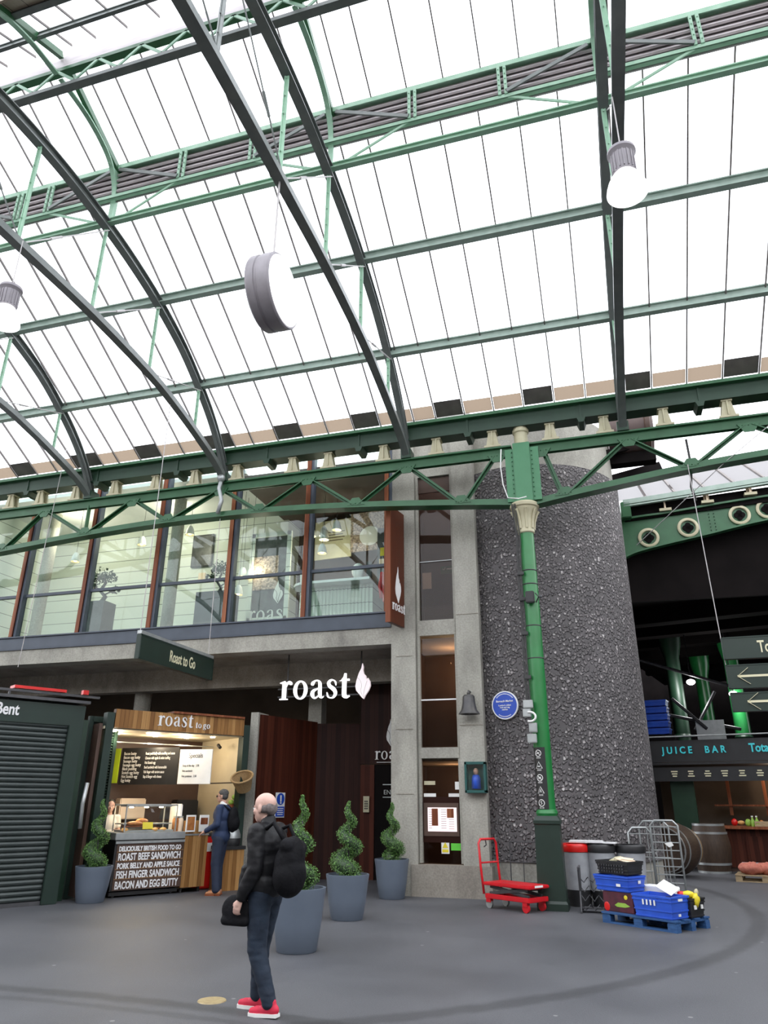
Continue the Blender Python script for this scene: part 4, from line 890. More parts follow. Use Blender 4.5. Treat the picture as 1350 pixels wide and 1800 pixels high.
# louvred side panel and leaning post between kiosk and food stall
sp_=thing('louvred_panel','dark green louvred panel between the kiosk and the food stall','panel',(-9.35,11.75,0),R(60))
MB().box((.2,.2,1.55),(.08,.1,3.1)).box((.72,.2,1.55),(.06,.1,3.1)).box((.46,.2,3.05),(.5,.1,.1)).box((.46,.24,1.5),(.5,.03,3.0)).build('frame','shed',sp_)
g=MB(); [g.box((.46,.18,.5+k*.05),(.44,.05,.012),rot=Euler((R(35),0,0))) for k in range(50)]; g.build('louvre_slats','shed',sp_)
MB().box((.0,.05,1.5),(.16,.12,3.0)).build('door_leaf','green_dark',sp_)
tag(MB().tube([(-9.0,11.62,1.15),(-9.0,11.6,1.55),(-8.98,11.62,1.9)],.035,8).build('door_handle','zinc',smooth=True),'curved shiny handle on the green door edge behind the spiral plant','handle')

# ================================================================== ROAST TO GO STALL
SO=(-8.73,12.32); SAZ=R(57)              # local X along the front, -Y faces the market
st=thing('food_stall','food stall with striped timber fascia and bright interior','stall',(SO[0],SO[1],0),SAZ)
def sw(x,y,z): v=Matrix.Rotation(SAZ,4,'Z')@Vector((x,y,0)); return (SO[0]+v.x,SO[1]+v.y,z)
fs=MB().box((1.04,.0,3.05),(2.76,.12,.34)).build('fascia','fascia_wood',st); MB().box((1.6,.3,3.24),(1.6,.8,.04)).build('fascia_top','timber',st)
serif('roast',.15,Matrix.Translation((.50,-.075,2.97))@Matrix.Diagonal((1.2,1,1.25,1)),'white',fs,.02,world=False)
g2,_=serif('to',.085,Matrix.Translation((1.30,-.075,2.97)),'white',fs,.02,world=False); serif('go',.085,Matrix.Translation((1.47,-.075,2.97)),'white',fs,.02,world=False)
MB().box((-.42,.05,1.55),(.14,.2,3.2)).build('left_post','shed',st); MB().box((2.5,.05,1.55),(.14,.2,3.1)).build('right_post','shed',st)
MB().box((1.0,1.9,1.5),(3.0,.06,2.9)).build('back_wall','brown',st); MB().box((-.55,1.0,1.5),(.06,1.9,2.9)).build('side_wall','brown',st)
M['stall_cream']=pm('stall_cream_panel',(.66,.58,.42),(.6,.52,.37),3,.5)
MB().box((2.5,1.0,2.45),(.05,1.8,.95)).box((2.5,1.0,1.0),(.05,1.8,1.9)).build('side_panel','stall_cream',st)
MB().box((1.0,.95,2.88),(3.0,1.9,.05)).build('ceiling_panel','stall_cream',st)
for i,(x,y) in enumerate(((-.2,.3),(.5,.3),(1.2,.3),(1.9,.3),(.1,.9),(.9,.9),(1.6,.9))):
    MB().lathe([(0,0),(.045,0),(.05,.02),(0,.02)],(x,y,2.835),12).build('spotlight','spot',st)
    if i in (0,2,4,5,6):
        li=bpy.data.lights.new('stall_spot','POINT'); li.energy=9; li.color=(1,.83,.6); li.shadow_soft_size=.05; lo=bpy.data.objects.new('stall_spot',li); COL.objects.link(lo); lo.location=sw(x,y,2.7)
mb=thing('menu_chalkboard','black menu chalkboard covered in white handwriting at the back of the food stall','menu board',(-9.15,13.7,2.27),R(0))
MB().box((0,0,0),(1.36,.03,.72)).build('slate','black',mb)
rl=['Bacon butty','Bacon egg butty','Sausage butty','Sausage egg butty','Black pudding','Scotch egg butty','Hot Scotch egg','Egg butty']
rr=['Roast pork belly with crackling and sauce','Choose with apple & onion stuffing','Hot Scotch egg','Beef sandwich with horseradish','Fish finger with tartare sauce','Bap & Burger with cheese']
for i,s_ in enumerate(rl): text(s_,.082,(-.62,-.02,.22-.075*i),0,'paper',mb,.003,.001,.75,world=False)
for i,s_ in enumerate(rr): text(s_,.075,(-.10,-.02,.22-.09*i),0,'paper',mb,.003,.001,.55,world=False)
sb=thing('specials_board','white specials board hung beside the black menu chalkboard','menu board',(-8.07,13.69,2.25),R(0)); MB().box((0,0,0),(.74,.02,.66)).build('sheet','paper',sb)
text('Specials',.13,(0,-.014,.17),0,'darkmetal',sb,.003,0,.8,'CENTER',world=False)
for i,s_ in enumerate(('Soup of the day   3.50','Hot sandwich','Hot potatoes   2.50')): text(s_,.06,(-.28,-.014,.0-.1*i),0,'darkmetal',sb,.003,0,.7,world=False)
M['lime']=pm('lime_yellow_board',(.45,.62,.02),(.4,.55,.02),3,.6)
tag(MB().box((-9.96,13.68,2.28),(.2,.02,.68)).build('lime_strip','lime'),'lime yellow strip panel at the left end of the menu chalkboard','panel')
tag(MB().bar(sw(-.4,1.0,2.70),sw(2.3,1.0,2.70),.02,.02).build('hanging_bar','zinc'),'metal bar across the stall over the menu boards','bar')
# service counter with text
ctn=thing('service_counter','dark service counter fronted with white food lettering and a steel top','counter',(SO[0],SO[1],0),SAZ)
MB().box((.66,.38,.53),(1.34,.76,.84)).build('body','black',ctn); MB().box((.66,.4,.06),(1.3,.7,.06)).build('plinth','black',ctn)
fp=MB().box((.68,-.012,.50),(1.30,.02,.76)).build('front_panel','brown',ctn)
lines=[('DELICIOUSLY BRITISH FOOD TO GO',.085,.775),('ROAST BEEF SANDWICH',.125,.625),('PORK BELLY AND APPLE SAUCE',.095,.49),('FISH FINGER SANDWICH',.125,.335),('BACON AND EGG BUTTY',.13,.165)]
for s_,h,z in lines:
    o=text(s_,h*1.32,(0,0,0),0,'white',None,.008,.004,1,world=False); xs_=[v.co.x for v in o.data.vertices]; wd_=max(xs_)-min(xs_)
    o.data.transform(Matrix.Translation((.07,-.028,z-.02))@Matrix.Diagonal((1.20/wd_,1,1,1))@Matrix.Translation((-min(xs_),0,0))); o.parent=fp
for z in (.745,.595,.465,.305): MB().box((.68,-.025,z),(1.28,.008,.008)).build('divider','fascia_wood',fp)
MB().box((.66,.38,1.0),(1.36,.8,.12)).build('steel_top','zinc',ctn,bev=.008); MB().box((.66,-.03,.90),(1.34,.03,.04)).build('steel_edge','zinc',ctn)
MB().box((0.01,.38,.55),(.04,.78,.85)).build('end_panel','black',ctn)
for x in (.1,1.2): 
    for y in (.1,.65): MB().cyl((x,y-.02,.03),(x,y+.02,.03),.03,n=12).build('castor','black',ctn)
# display case on top
dc=thing('food_display_case','curved glass food warmer lit from inside on the service counter','display case',sw(.66,.36,1.06),SAZ)
g=MB(); 
for x in (-.5,.5): 
    g.box((x,-.28,.24),(.02,.02,.46)); g.box((x,.28,.24),(.02,.02,.46)); g.box((x,0,.47),(.02,.58,.02))
g.box((0,-.28,.47),(1.02,.02,.03)); g.box((0,.28,.47),(1.02,.02,.03)); g.build('frame','zinc',dc)
P=[(.28,.48),(-.1,.48),(-.24,.44),(-.30,.34),(-.31,.0)]; g=MB()
for (a,b),(c,d) in zip(P,P[1:]): g.quad((-.49,a,b),(.49,a,b),(.49,c,d),(-.49,c,d))
g.build('curved_glass','clear',dc); MB().box((0,0,.455),(.9,.3,.03)).build('heater_canopy','zinc',dc)
for x in (-.3,0,.3): MB().lathe([(0,0),(.04,0),(.04,.02),(0,.02)],(x,0,.42),10).build('heat_lamp','spot',dc)
MB().box((0,.0,.02),(.96,.5,.03)).build('tray_base','zinc',dc); MB().box((0,.05,.14),(.96,.4,.02)).build('glass_shelf','zinc',dc)
for x in (-.25,.25):
    li=bpy.data.lights.new('case_lamp','POINT'); li.energy=3.5; li.color=(1,.75,.42); li.shadow_soft_size=.04; lo=bpy.data.objects.new('case_lamp',li); COL.objects.link(lo); lo.location=sw(.66+x,.36,1.43)
M['crust']=pm('roast_crust',(.45,.18,.04),(.28,.09,.02),14,.5,bump=.5); M['bun']=pm('bread_bun',(.7,.42,.16),(.55,.28,.08),9,.6)
fo=MB().box((0,0,0),(.42,.2,.02)).build('serving_board','timber'); fo.location=sw(.42,.22,1.16); fo.rotation_euler=(0,0,SAZ); tag(fo,'wooden serving board inside the glass food warmer','board')
foods=[('roast_joint','crust',(.40,.22,1.205),(.16,.08,.045),'browned roast joint on the wooden board inside the food warmer'),('bread_bun','bun',(.20,.16,1.10),(.07,.06,.04),'bread bun at the left end of the food warmer'),('bread_bun','bun',(.78,.14,1.10),(.06,.05,.035),'bread bun right of the yellow card in the food warmer'),('bread_bun','bun',(.95,.16,1.10),(.07,.06,.035),'bread bun at the right end of the food warmer'),('sausage_roll','crust',(.86,.26,1.11),(.08,.05,.03),'browned roll behind the buns in the food warmer'),('roast_joint','crust',(.58,.32,1.245),(.12,.08,.05),'smaller browned joint on the upper shelf of the food warmer')]
for nm,m_,c,r_,l in foods:
    o=MB().sph((0,0,0),r_,16,10).build(nm,m_,smooth=True); o.location=sw(*c[:2],c[2]); o.rotation_euler=(0,0,SAZ); tag(o,l,'food')
o=MB().box((0,0,0),(.2,.01,.12)).build('price_card','yellow'); o.location=sw(.62,.12,1.17); o.rotation_euler=(R(-12),0,SAZ); tag(o,'bright yellow price card in the glass food warmer','card')
# till counter
tc_=thing('till_counter','timber fronted till counter beside the lettered service counter','counter',sw(1.34,.0,0),SAZ)
MB().box((.24,.34,.54),(.5,.68,.9)).build('front','fascia_wood',tc_); MB().box((.24,.34,1.0),(.52,.7,.03)).build('worktop','zinc',tc_); MB().box((.24,.05,1.13),(.5,.06,.24)).build('upstand','fascia_wood',tc_)
for x in (.06,.42): MB().cyl((x,.1,.0),(x,.1,.1),.03,n=10).build('foot','black',tc_)
for x,l,m_ in ((1.40,'small framed food photo card on the till counter, left one','tan'),(1.68,'small white card on the till counter, right one','timber')):
    t=thing('photo_card',l,'card',sw(x+.02,-.03,1.20),SAZ); MB().box((0,0,0),(.2,.015,.30)).build('card','paper',t); MB().box((-.0,-.009,.0 if x<1.5 else .04),(.15,.004,.24 if x<1.5 else .12)).build('photo',m_ if x>1.5 else 'crust',t)
cup=MB().lathe([(.03,0),(.045,.14),(.04,.14),(0,.01)],n=16).build('paper_cup','paper'); cup.location=sw(1.62,.4,1.02); tag(cup,'white paper cup on the till counter','cup')
nap=thing('napkin_stack','heap of white napkins on the till counter','napkins',sw(1.55,.25,1.25),SAZ); MB().box((0,0,0),(.14,.12,.12),.3).box((.03,0,.07),(.16,.12,.05),.7).build('napkins','paper',nap,bev=.02)
tl_=thing('till','dark till with upright screen behind the till counter','till',sw(1.4,.95,1.15),SAZ); MB().box((0,0,0),(.34,.3,.14)).build('drawer','black',tl_,bev=.01); MB().box((0,.05,.22),(.32,.04,.24),rot=Euler((R(15),0,0))).build('screen','darkmetal',tl_,bev=.008)
tag(MB().box(sw(1.2,1.5,.55),(1.6,.5,1.1),SAZ).build('back_counter','darkmetal'),'dark back counter inside the food stall','counter')
jr=[]
for i,(x,m_,l) in enumerate(((1.06,'crust','amber jar at the right end of the glass case, left one'),(1.16,'tan','amber jar at the right end of the glass case, right one'))):
    t=thing('drink_jar',l,'jar',sw(x+.16,.22,1.06)); MB().lathe([(0,0),(.06,0),(.06,.2),(.045,.24),(0,.24)],n=18).build('jar',m_,t,smooth='auto'); MB().lathe([(0,.24),(.05,.24),(.05,.27),(0,.27)],n=18).build('lid','zinc',t)
tag(MB().box(sw(1.32,.45,1.30),(.04,.5,.5),SAZ).build('case_end_panel','white',bev=.015),'white curved end panel right of the food warmer','panel')
tag(MB().box(sw(2.1,1.7,1.35),(.5,.3,.55),SAZ).build('coffee_machine','black',bev=.02),'dark coffee machine at the right rear of the stall','machine')
tag(MB().box(sw(.9,1.75,1.45),(.55,.3,.4),SAZ).build('grill_box','tan',bev=.02),'grey-brown grill box on the back counter of the stall','appliance')
# red bin with steel lid next to stall, soup kettle
rbn=thing('red_cabinet','bright red cabinet standing behind the man in the navy suit','cabinet',sw(1.98,.42,0),SAZ); MB().box((.1,.1,.48),(.46,.46,.94)).build('body','redplastic',rbn,bev=.02); MB().box((.1,-.135,.75),(.2,.01,.16)).build('label','paper',rbn); MB().box((.1,.1,.98),(.5,.5,.06)).build('top','black',rbn,bev=.01)
wc=thing('timber_cabinet','striped timber cabinet at the right end of the food stall','cabinet',sw(2.2,.0,0),SAZ); MB().box((.1,0,.36),(.46,.46,.72)).build('body','fascia_wood',wc); MB().box((.1,0,.75),(.5,.5,.06)).build('top','black',wc)
sk=thing('soup_kettle','domed steel soup kettle on the timber cabinet behind the suited man','kettle',sw(2.32,-.02,.78)); MB().lathe([(0,0),(.19,0),(.2,.04),(.2,.12),(.19,.14)],n=32).build('body','black',sk,smooth='auto'); MB().lathe([(.2,.14),(.195,.2),(.16,.29),(.1,.34),(0,.36)],n=32).build('lid','zinc',sk,smooth=True)
# basket and apples
bk=thing('wicker_basket','wicker basket tilted on the right post of the food stall','basket',sw(2.40,-.2,1.98)); bk.scale=(1.1,1.1,1.1); bk.rotation_euler=(R(20),R(-28),SAZ)
MB().lathe([(0,-.17),(.13,-.17),(.2,.08),(.185,.08),(.12,-.15),(0,-.15)],n=32).build('woven_body','wicker',bk,smooth='auto'); MB().tube([(.2*math.cos(k*PI/12),.2*math.sin(k*PI/12),.09) for k in range(24)],.02,8,True).build('rim','wicker',bk,smooth=True)
M['apple']=pm('green_apple',(.22,.42,.04),(.32,.5,.08),5,.4)
for i,(x,y,z) in enumerate(((2.42,.25,1.58),(2.52,.2,1.60),(2.60,.25,1.57),(2.47,.22,1.68),(2.57,.25,1.69))):
    o=MB().sph((0,0,0),(.055,.055,.05),12,8).build('green_apple','apple',smooth=True); o.location=sw(x,y,z); tag(o,'green apple in the heap below the wicker basket','apple','green apples below the basket')
tag(MB().box(sw(2.5,.25,1.5),(.34,.2,.08),SAZ).build('apple_shelf','timber'),'small timber ledge holding the green apples','shelf')
tag(MB().tube([sw(2.2,.6,2.72),sw(2.2,.5,2.66)],.035,10).build('security_camera','black'),'small dark camera under the stall ceiling at the right','camera')

# ================================================================== TOPIARY IN PLANTERS
def topiary(label,loc,pr,ph,th,turns,tr,seed,phase=0):
    t=thing('potted_topiary',label,'potted plant',loc); rnd=random.Random(seed)
    MB().lathe([(0,0),(pr*.70,0),(pr*.73,.01),(pr*.87,ph*.45),(pr*.96,ph*.85),(pr,ph-.02),(pr,ph),(pr-.03,ph),(pr-.04,ph-.09),(0,ph-.09)],n=48).build('planter','pot',t,smooth='auto')
    MB().lathe([(0,ph-.06),(pr-.05,ph-.07)],n=24).build('soil','soil',t)
    MB().tube([(0,0,ph-.1),(.01,0,ph+th*.5),(0,0,ph+th*.95)],[.022,.015,.006],8).build('trunk','cable',t,smooth=True)
    core=MB(); lv=MB(); pts=[];rs_=[]; N_=90
    for i in range(N_+1):
        u=i/N_; env=tr*(1-u)**.8; a=phase-turns*2*PI*u
        off=env*.46*(1 if u>.10 else u*10); r=env*.50+.016
        pts.append(Vector((off*math.cos(a),off*math.sin(a),ph-.02+th*(u**.93)))); rs_.append(r)
    rz_=[min(r*.75,th/turns*.34) for r in rs_]
    core.tube(pts,[r*.8 for r in rz_],10); core.build('inner_dark_core','dark_leaf',t,smooth=True)  # dark core tube filling the spiral under the leaves
    for i in range(N_):
        p0_,p1_=pts[i],pts[i+1]; cnt=int(26+1500*rs_[i]*rz_[i]*3.2)
        for _ in range(cnt):
            d=Vector((rnd.gauss(0,1),rnd.gauss(0,1),rnd.gauss(0,1))).normalized(); k=rnd.uniform(.78,1.1)
            c=p0_.lerp(p1_,rnd.random())+Vector((d.x*rs_[i]*k,d.y*rs_[i]*k,d.z*rz_[i]*k))
            s_=rnd.uniform(.008,.015); q=Euler((rnd.uniform(0,6.3),rnd.uniform(0,6.3),rnd.uniform(0,6.3))).to_matrix(); a=q@Vector((s_,0,0)); b=q@Vector((0,s_*.6,0)); lv.quad(c-a,c-b,c+a,c+b)
    lv.build('foliage','leaf',t)
    return t
topiary('spiral topiary in a blue-grey planter beside the dark green kiosk',(-8.74,11.82,0),.31,.56,1.08,2.6,.28,1,1)
topiary('spiral topiary in the nearest blue-grey planter, partly hidden by the walking man',(-3.72,8.95,0),.32,.66,1.04,2.9,.26,2,2.4)
topiary('tallest full spiral topiary, middle planter in front of the entrance boards',(-3.97,11.42,0),.325,.60,1.03,2.8,.32,3,.3)
topiary('spiral topiary in a blue-grey planter against the left concrete pier',(-4.02,14.0,0),.315,.64,.97,2.5,.29,4,3.0)

# ================================================================== RED LIFT TROLLEY
tr=thing('lift_trolley','red scissor lift table trolley parked in front of the concrete pier','trolley',(-1.70,13.25,0),R(-33))
MB().box((0,0,.36),(.98,.5,.05)).build('platform','red',tr,bev=.012); g=MB(); g.box((0,-.22,.18),(.92,.05,.07)); g.box((0,.22,.18),(.92,.05,.07)); g.box((-.44,0,.18),(.05,.48,.07)); g.box((.44,0,.18),(.05,.48,.07)); g.build('base_frame','red',tr,bev=.008)
for y in (-.18,.18): g=MB(); g.bar((-.4,y,.22),(.4,y,.32),.03,.045); g.bar((-.4,y*.9,.32),(.4,y*.9,.22),.03,.045); g.build('scissor_arm','darkmetal',tr)
MB().tube([(-.50,-.22,.2),(-.55,-.22,.6),(-.58,-.22,.96),(-.58,-.17,1.02),(-.58,.17,1.02),(-.58,.22,.96),(-.55,.22,.6),(-.50,.22,.2)],.02,10).build('handle','red',tr,smooth=True); MB().cyl((-.555,-.22,.66),(-.555,.22,.66),.014,n=8).build('handle_rung','red',tr)
MB().tube([(-.62,.0,1.0),(-.55,-.06,.93),(-.57,-.1,.9)],.01,6).build('release_lever','black',tr); MB().box((.493,-.02,.37),(.004,.2,.03)).build('label','paper',tr)
for x in (-.4,.36):
    for y in (-.2,.2):
        w_=MB().cyl((x,y-.02,.065),(x,y+.02,.065),.065,n=20).build('wheel','red' if x>0 else 'zinc',tr); MB().box((x,y,.12),(.09,.07,.06)).build('castor_fork','red',w_)
tag(MB().cyl((-2.55,14.2,.55),(-2.55,14.2,.56),.01,n=6).build('pier_bolt','zinc'),'small bolt in the concrete pier plinth','bolt') if False else None

# ================================================================== PALLET AND CRATES
PA=R(-36.5)
def pallet(label,loc,rz,m_):
    t=thing('pallet',label,'pallet',loc,rz)
    for y in (-.35,-.12,.12,.35): MB().box((0,y,.133),(1.2,.13,.022)).build('top_board',m_,t)
    for x in (-.53,0,.53): MB().box((x,0,.11),(.12,.8,.022)).build('stringer_board',m_,t)
    for x in (-.53,0,.53):
        for y in (-.35,0,.35): MB().box((x,y,.06),(.14,.1,.08)).build('block',m_,t)
    for y in (-.35,0,.35): MB().box((0,y,.011),(1.2,.1,.022)).build('bottom_board',m_,t)
    return t
pc=Vector((.37,12.30,0)); pallet('blue painted wooden pallet loaded with crates in front of the tower',pc,PA,'bluewood')
def pw(x,y,z): v=Matrix.Rotation(PA,4,'Z')@Vector((x,y,0)); return (pc.x+v.x,pc.y+v.y,z)
def crate(name,label,loc,rz,m_,L_=.6,W_=.4,H_=.23,slots=True,cat='crate'):
    t=thing(name,label,cat,loc,rz); tp=.03
    b=MB()
    def wall(x0,y0,x1,y1):   # tapered wall from bottom corner pair to top
        pass
    bl_=[(-L_/2+tp,-W_/2+tp),(L_/2-tp,-W_/2+tp),(L_/2-tp,W_/2-tp),(-L_/2+tp,W_/2-tp)]; tl2=[(-L_/2,-W_/2),(L_/2,-W_/2),(L_/2,W_/2),(-L_/2,W_/2)]
    ib=[(x*.95,y*.93) for x,y in bl_]; it=[(x*.955,y*.94) for x,y in tl2]
    for i in range(4):
        j=(i+1)%4
        b.quad((*bl_[i],0),(*bl_[j],0),(*tl2[j],H_),(*tl2[i],H_)); b.quad((*ib[i],.015),(*ib[j],.015),(*it[j],H_),(*it[i],H_)); b.quad((*tl2[i],H_),(*tl2[j],H_),(*it[j],H_),(*it[i],H_))
    b.quad(*[(*q,0) for q in bl_]); b.quad(*[(*q,.015) for q in ib]); b.build('tub',m_,t)
    g=MB()
    for z in (H_-.012,H_*.78,H_*.35,.02):
        k=z/H_; lx=L_-2*tp*(1-k)+.012; wy=W_-2*tp*(1-k)+.012
        for s_ in (-1,1): g.box((0,s_*(wy/2-.006),z),(lx,.018,.018 if z<H_*.9 else .026)); g.box((s_*(lx/2-.006),0,z),(.018,wy,.018 if z<H_*.9 else .026))
    for s_ in (-1,1):
        for q in range(-3,4): g.box((q*L_*.145,s_*(W_/2-.008),H_*.86),(.008,.014,.05))
    g.build('ribs',m_,t)
    return t
c1=crate('produce_crate','blue plastic crate with four white slots, lowest front one on the pallet',pw(.26,-.2,.145),PA,'blue',.62,.42,.28)
g=MB()
for k in range(4): g.box((-.13+k*.06,-.215,.19),(.02,.012,.065))
g.build('handle_slots','paper',c1); 
for x in (.31,): MB().box((x-.0,0,.235),(.012,.1,.03)).box((x-.02,-.02,.05),(.012,.05,.03)).build('hand_hole','paper',c1)
bx1=thing('fruit_box','dark red printed cardboard fruit box under the stacked blue crate',"box",pw(-.36,-.13,.145),PA); M['fruitbox']=pm('printed_fruit_carton',(.035,.008,.012),(.10,.015,.03),7,.6)
MB().box((0,0,.13),(.52,.38,.26)).build('carton','fruitbox',bx1,bev=.008); MB().prism([(-.12,0),(-.06,.035),(.06,.035),(.14,0),(.06,-.02),(-.08,-.02)],.006,Matrix.Translation((.06,-.197,.09))).build('printed_banner','apple',bx1); MB().sph((.14,-.193,.2),(.03,.004,.03),12,8).build('round_sticker','yellow',bx1); MB().sph((-.2,-.19,.06),(.05,.01,.06),12,8).build('printed_strawberry','redplastic',bx1)
c2=crate('produce_crate','blue plastic crate stacked between the fruit box and the black crate',pw(-.43,-.14,.41),PA,'blue',.6,.42,.21); MB().box((.13,-.216,.09),(.07,.006,.035)).build('sticker','paper',c2); MB().box((.305,.05,.13),(.006,.06,.04)).build('sticker','paper',c2)
c3=crate('produce_crate','black plastic crate of papers, topmost of the stack on the pallet',pw(-.42,-.12,.63),PA,'black',.56,.38,.18)
g=MB(); [g.box((-.22+.045*i,-.19,.04+.04*j),(.022,.02,.018)) for i in range(10) for j in range(3)]; g.build('lattice_holes','darkmetal',c3)
for i,(x,y,rx,ry,w_,l) in enumerate(((.05,0,.2,.3,.24,'tan paper sheet sticking out of the black crate'),(-.15,.05,.4,-.1,.14,'crumpled cream paper at the left end of the black crate'))):
    o=MB().box((0,0,0),(w_,.16,.012)).box((.02,.02,.015),(w_*.7,.1,.01),.5).build('paper_sheet','tan' if i==0 else 'cream'); o.location=pw(-.37+x,-.1+y,.82); o.rotation_euler=(rx*.6,ry*.6,PA); tag(o,l,'paper')
wb=thing('white_carton','white cardboard carton behind the front blue crate','box',pw(-.02,.22,.145),PA); MB().box((0,0,.17),(.5,.28,.34)).build('carton','white',wb,bev=.006); MB().tube([(-.08,-.142,.24),(0,-.143,.20),(.08,-.142,.24)],.006,6).sph((0,-.142,.15),(.03,.003,.03),10,6).build('printed_mark','zinc',wb)
c4=crate('produce_crate','black crate under yellow nets at the right end of the pallet',pw(.42,.17,.145),PA,'black',.36,.36,.24); [MB().box((.186,-.08+.16*j,.13),(.012,.05,.05)).build('slot','paper',c4) for j in range(2)]; [MB().box((.0-.08+.16*j,-.178,.1),(.04,.012,.05)).build('slot','paper',c4) for j in range(2)]
o=MB().box((0,0,0),(.26,.20,.008)).build('loose_sheet','paper'); o.location=pw(.28,-.02,.50); o.rotation_euler=(R(25),R(22),PA); tag(o,'white sheet of paper lying tilted over the front blue crate','paper')
for i,(x,y,z,r_,m_,l) in enumerate(((.50,.12,.42,(.08,.07,.05),'yellow','yellow net of fruit on the right end of the pallet'),(.60,.14,.36,(.05,.05,.09),'yellow','yellow bag hanging over the end of the pallet crate'),(.42,.08,.43,(.06,.05,.03),'redplastic','red packet between the white sheet and the yellow net'),(.16,.12,.47,(.05,.05,.04),'fruitbox','purple bundle beside the white carton'),(.58,.2,.45,(.03,.03,.05),'cream','cream coloured bottle top in the yellow net'))):
    o=MB().sph((0,0,0),r_,12,8).build('produce_bag',m_,smooth=True); dv=random.Random(i)
    for v in o.data.vertices: v.co*=dv.uniform(.82,1.12)
    o.location=pw(x,y,z); tag(o,l,'bag')
# ================================================================== BINS, RACKS
M['bag']=pm('grey_bin_liner',(.28,.29,.31),(.38,.39,.41),6,.35)
for i,(x,m_,l) in enumerate(((-.74,'redplastic','waste bin with a red hoop lid, nearest the green column'),(-.33,'black','waste bin with a black hoop lid, middle of the three'),(.16,'black','waste bin with a black hoop lid beside the wire rack'))):
    t=thing('waste_bin',l,'bin',(x,14.08 if i<2 else 14.15,0)); MB().lathe([(0,0),(.19,0),(.21,.25),(.0,.25)],n=28).build('base','black',t,smooth='auto'); MB().lathe([(.2,.2),(.225,.6),(.235,.82),(.22,.84),(0,.8)],n=28).build('liner','bag',t,smooth='auto')
    MB().lathe([(.16,.95),(.22,.955),(.25,.93),(.262,.88),(.25,.83),(.225,.82),(.15,.84)],n=32).lathe([(0,.86),(.17,.86)],n=24).build('hoop_lid',m_,t,smooth='auto')
o=MB().box((0,0,0),(.55,.3,.03),R(-4)).box((.3,-.05,-.012),(.4,.2,.02),R(-8)).build('foam_board','white'); o.location=(-.55,14.05,.99); tag(o,'white flat board lying across the bin lids','board')
# iron stand
ist=thing('iron_stand','black ornamental iron table stand between the bins and pallet','stand',(-.48,13.35,0))
for x in (-.2,.22):
    g=MB(); g.tube([(x,-.22,.03),(x,-.12,.3),(x,-.2,.62)],.016,6); g.tube([(x,.22,.03),(x,.12,.3),(x,.2,.62)],.016,6); g.tube([(x,-.22,.03),(x,.0,.34),(x,.2,.62)],.01,6); g.tube([(x,.22,.03),(x,0,.34),(x,-.2,.62)],.01,6); g.box((x,0,.64),(.03,.46,.025)); g.box((x,0,.02),(.03,.5,.03)); g.build('side_frame','darkmetal',ist)
g=MB(); [g.tube([(-.2+.42*u/12,-.12+.05*math.sin(u*1.6+k),.08+k*.13+.04*math.cos(u*1.6)) for u in range(13)],.008,5) for k in range(4)]; g.build('scrollwork','darkmetal',ist)
MB().box((0,0,.06),(.44,.2,.015)).build('treadle','darkmetal',ist)
# grey wire frame left of column (folded stand)
fg=thing('folding_rack','thin dark folding metal rack leaning behind the trolley','rack',(-1.62,14.25,0)); g=MB()
for x in (-.28,.28): g.cyl((x,0,0),(x,.05,.95),.011,n=6)
for z in (.3,.62,.95): g.cyl((-.28,.02,z),(.28,.02,z),.009,n=6)
g.cyl((-.05,.02,.3),(-.05,.05,.95),.008,n=6); g.build('frame','darkmetal',fg)
# roll cages
def cage(label,loc,rz,w_,h_,nx,nz):
    t=thing('wire_trolley',label,'wire rack',loc,rz)
    MB().tube([(-w_/2,0,.1),(-w_/2,0,h_-.08),(-w_/2+.08,0,h_),(w_/2-.08,0,h_),(w_/2,0,h_-.08),(w_/2,0,.1)],.018,8).build('tubular_frame','zinc',t,smooth=True)
    for k in range(nz): MB().cyl((-w_/2,0,.2+k*(h_-.3)/(nz-1)),(w_/2,0,.2+k*(h_-.3)/(nz-1)),.009,n=6).build('cross_wire','zinc',t)
    g=MB(); [g.cyl((-w_/2+(k+1)*w_/(nx+1),0,.12),(-w_/2+(k+1)*w_/(nx+1),0,h_),.009,n=6) for k in range(nx)]; g.build('upright_wires','zinc',t)
    for s_ in (-1,1): MB().cyl((s_*w_/2-.015,0,.06),(s_*w_/2+.015,0,.06),.06,n=14).build('castor','black',t)
    return t
cage('galvanised wire trolley panel with torn paper, right of the bins',(.78,14.75,0),R(-10),.46,1.32,1,9)
cage('second galvanised wire trolley panel standing behind the first',(.62,15.15,0),R(-6),.5,1.30,3,3)
cage('low wire trolley panel partly hidden behind the bins',(.35,14.7,0),R(25),.42,1.2,1,4)
tag(MB().prism([(-.07,0),(.05,.03),(.08,-.03),(.0,-.06)],.01,Matrix.Translation((.82,14.70,.95))).build('torn_paper','paper'),'scrap of white paper caught in the wire trolley','paper')

# ================================================================== BACK MARKET, RIGHT
BA=math.atan2(-.23,.973)
def bw(x,y,z,o=(1.2,22.4)): v=Matrix.Rotation(BA,4,'Z')@Vector((x,y,0)); return (o[0]+v.x,o[1]+v.y,z)
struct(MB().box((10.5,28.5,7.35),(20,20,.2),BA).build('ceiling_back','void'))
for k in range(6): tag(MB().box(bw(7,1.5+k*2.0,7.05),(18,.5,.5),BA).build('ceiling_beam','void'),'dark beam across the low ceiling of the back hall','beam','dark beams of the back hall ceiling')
struct(MB().box(bw(6,19,4.2),(44,.3,8.6),BA).build('wall_back','void')); struct(MB().box((.6,33,4.2),(.2,22,8.6)).build('wall_back_left','void')); struct(MB().box((6.2,19.65,7.7),(12.5,.1,2.5),R(3)).build('wall_back_blackout','void'))  # last wall: dark sheet added behind the girder to shut out sky
struct(MB().box((12.5,20,4),(.2,14,8)).build('wall_back_right','void'))
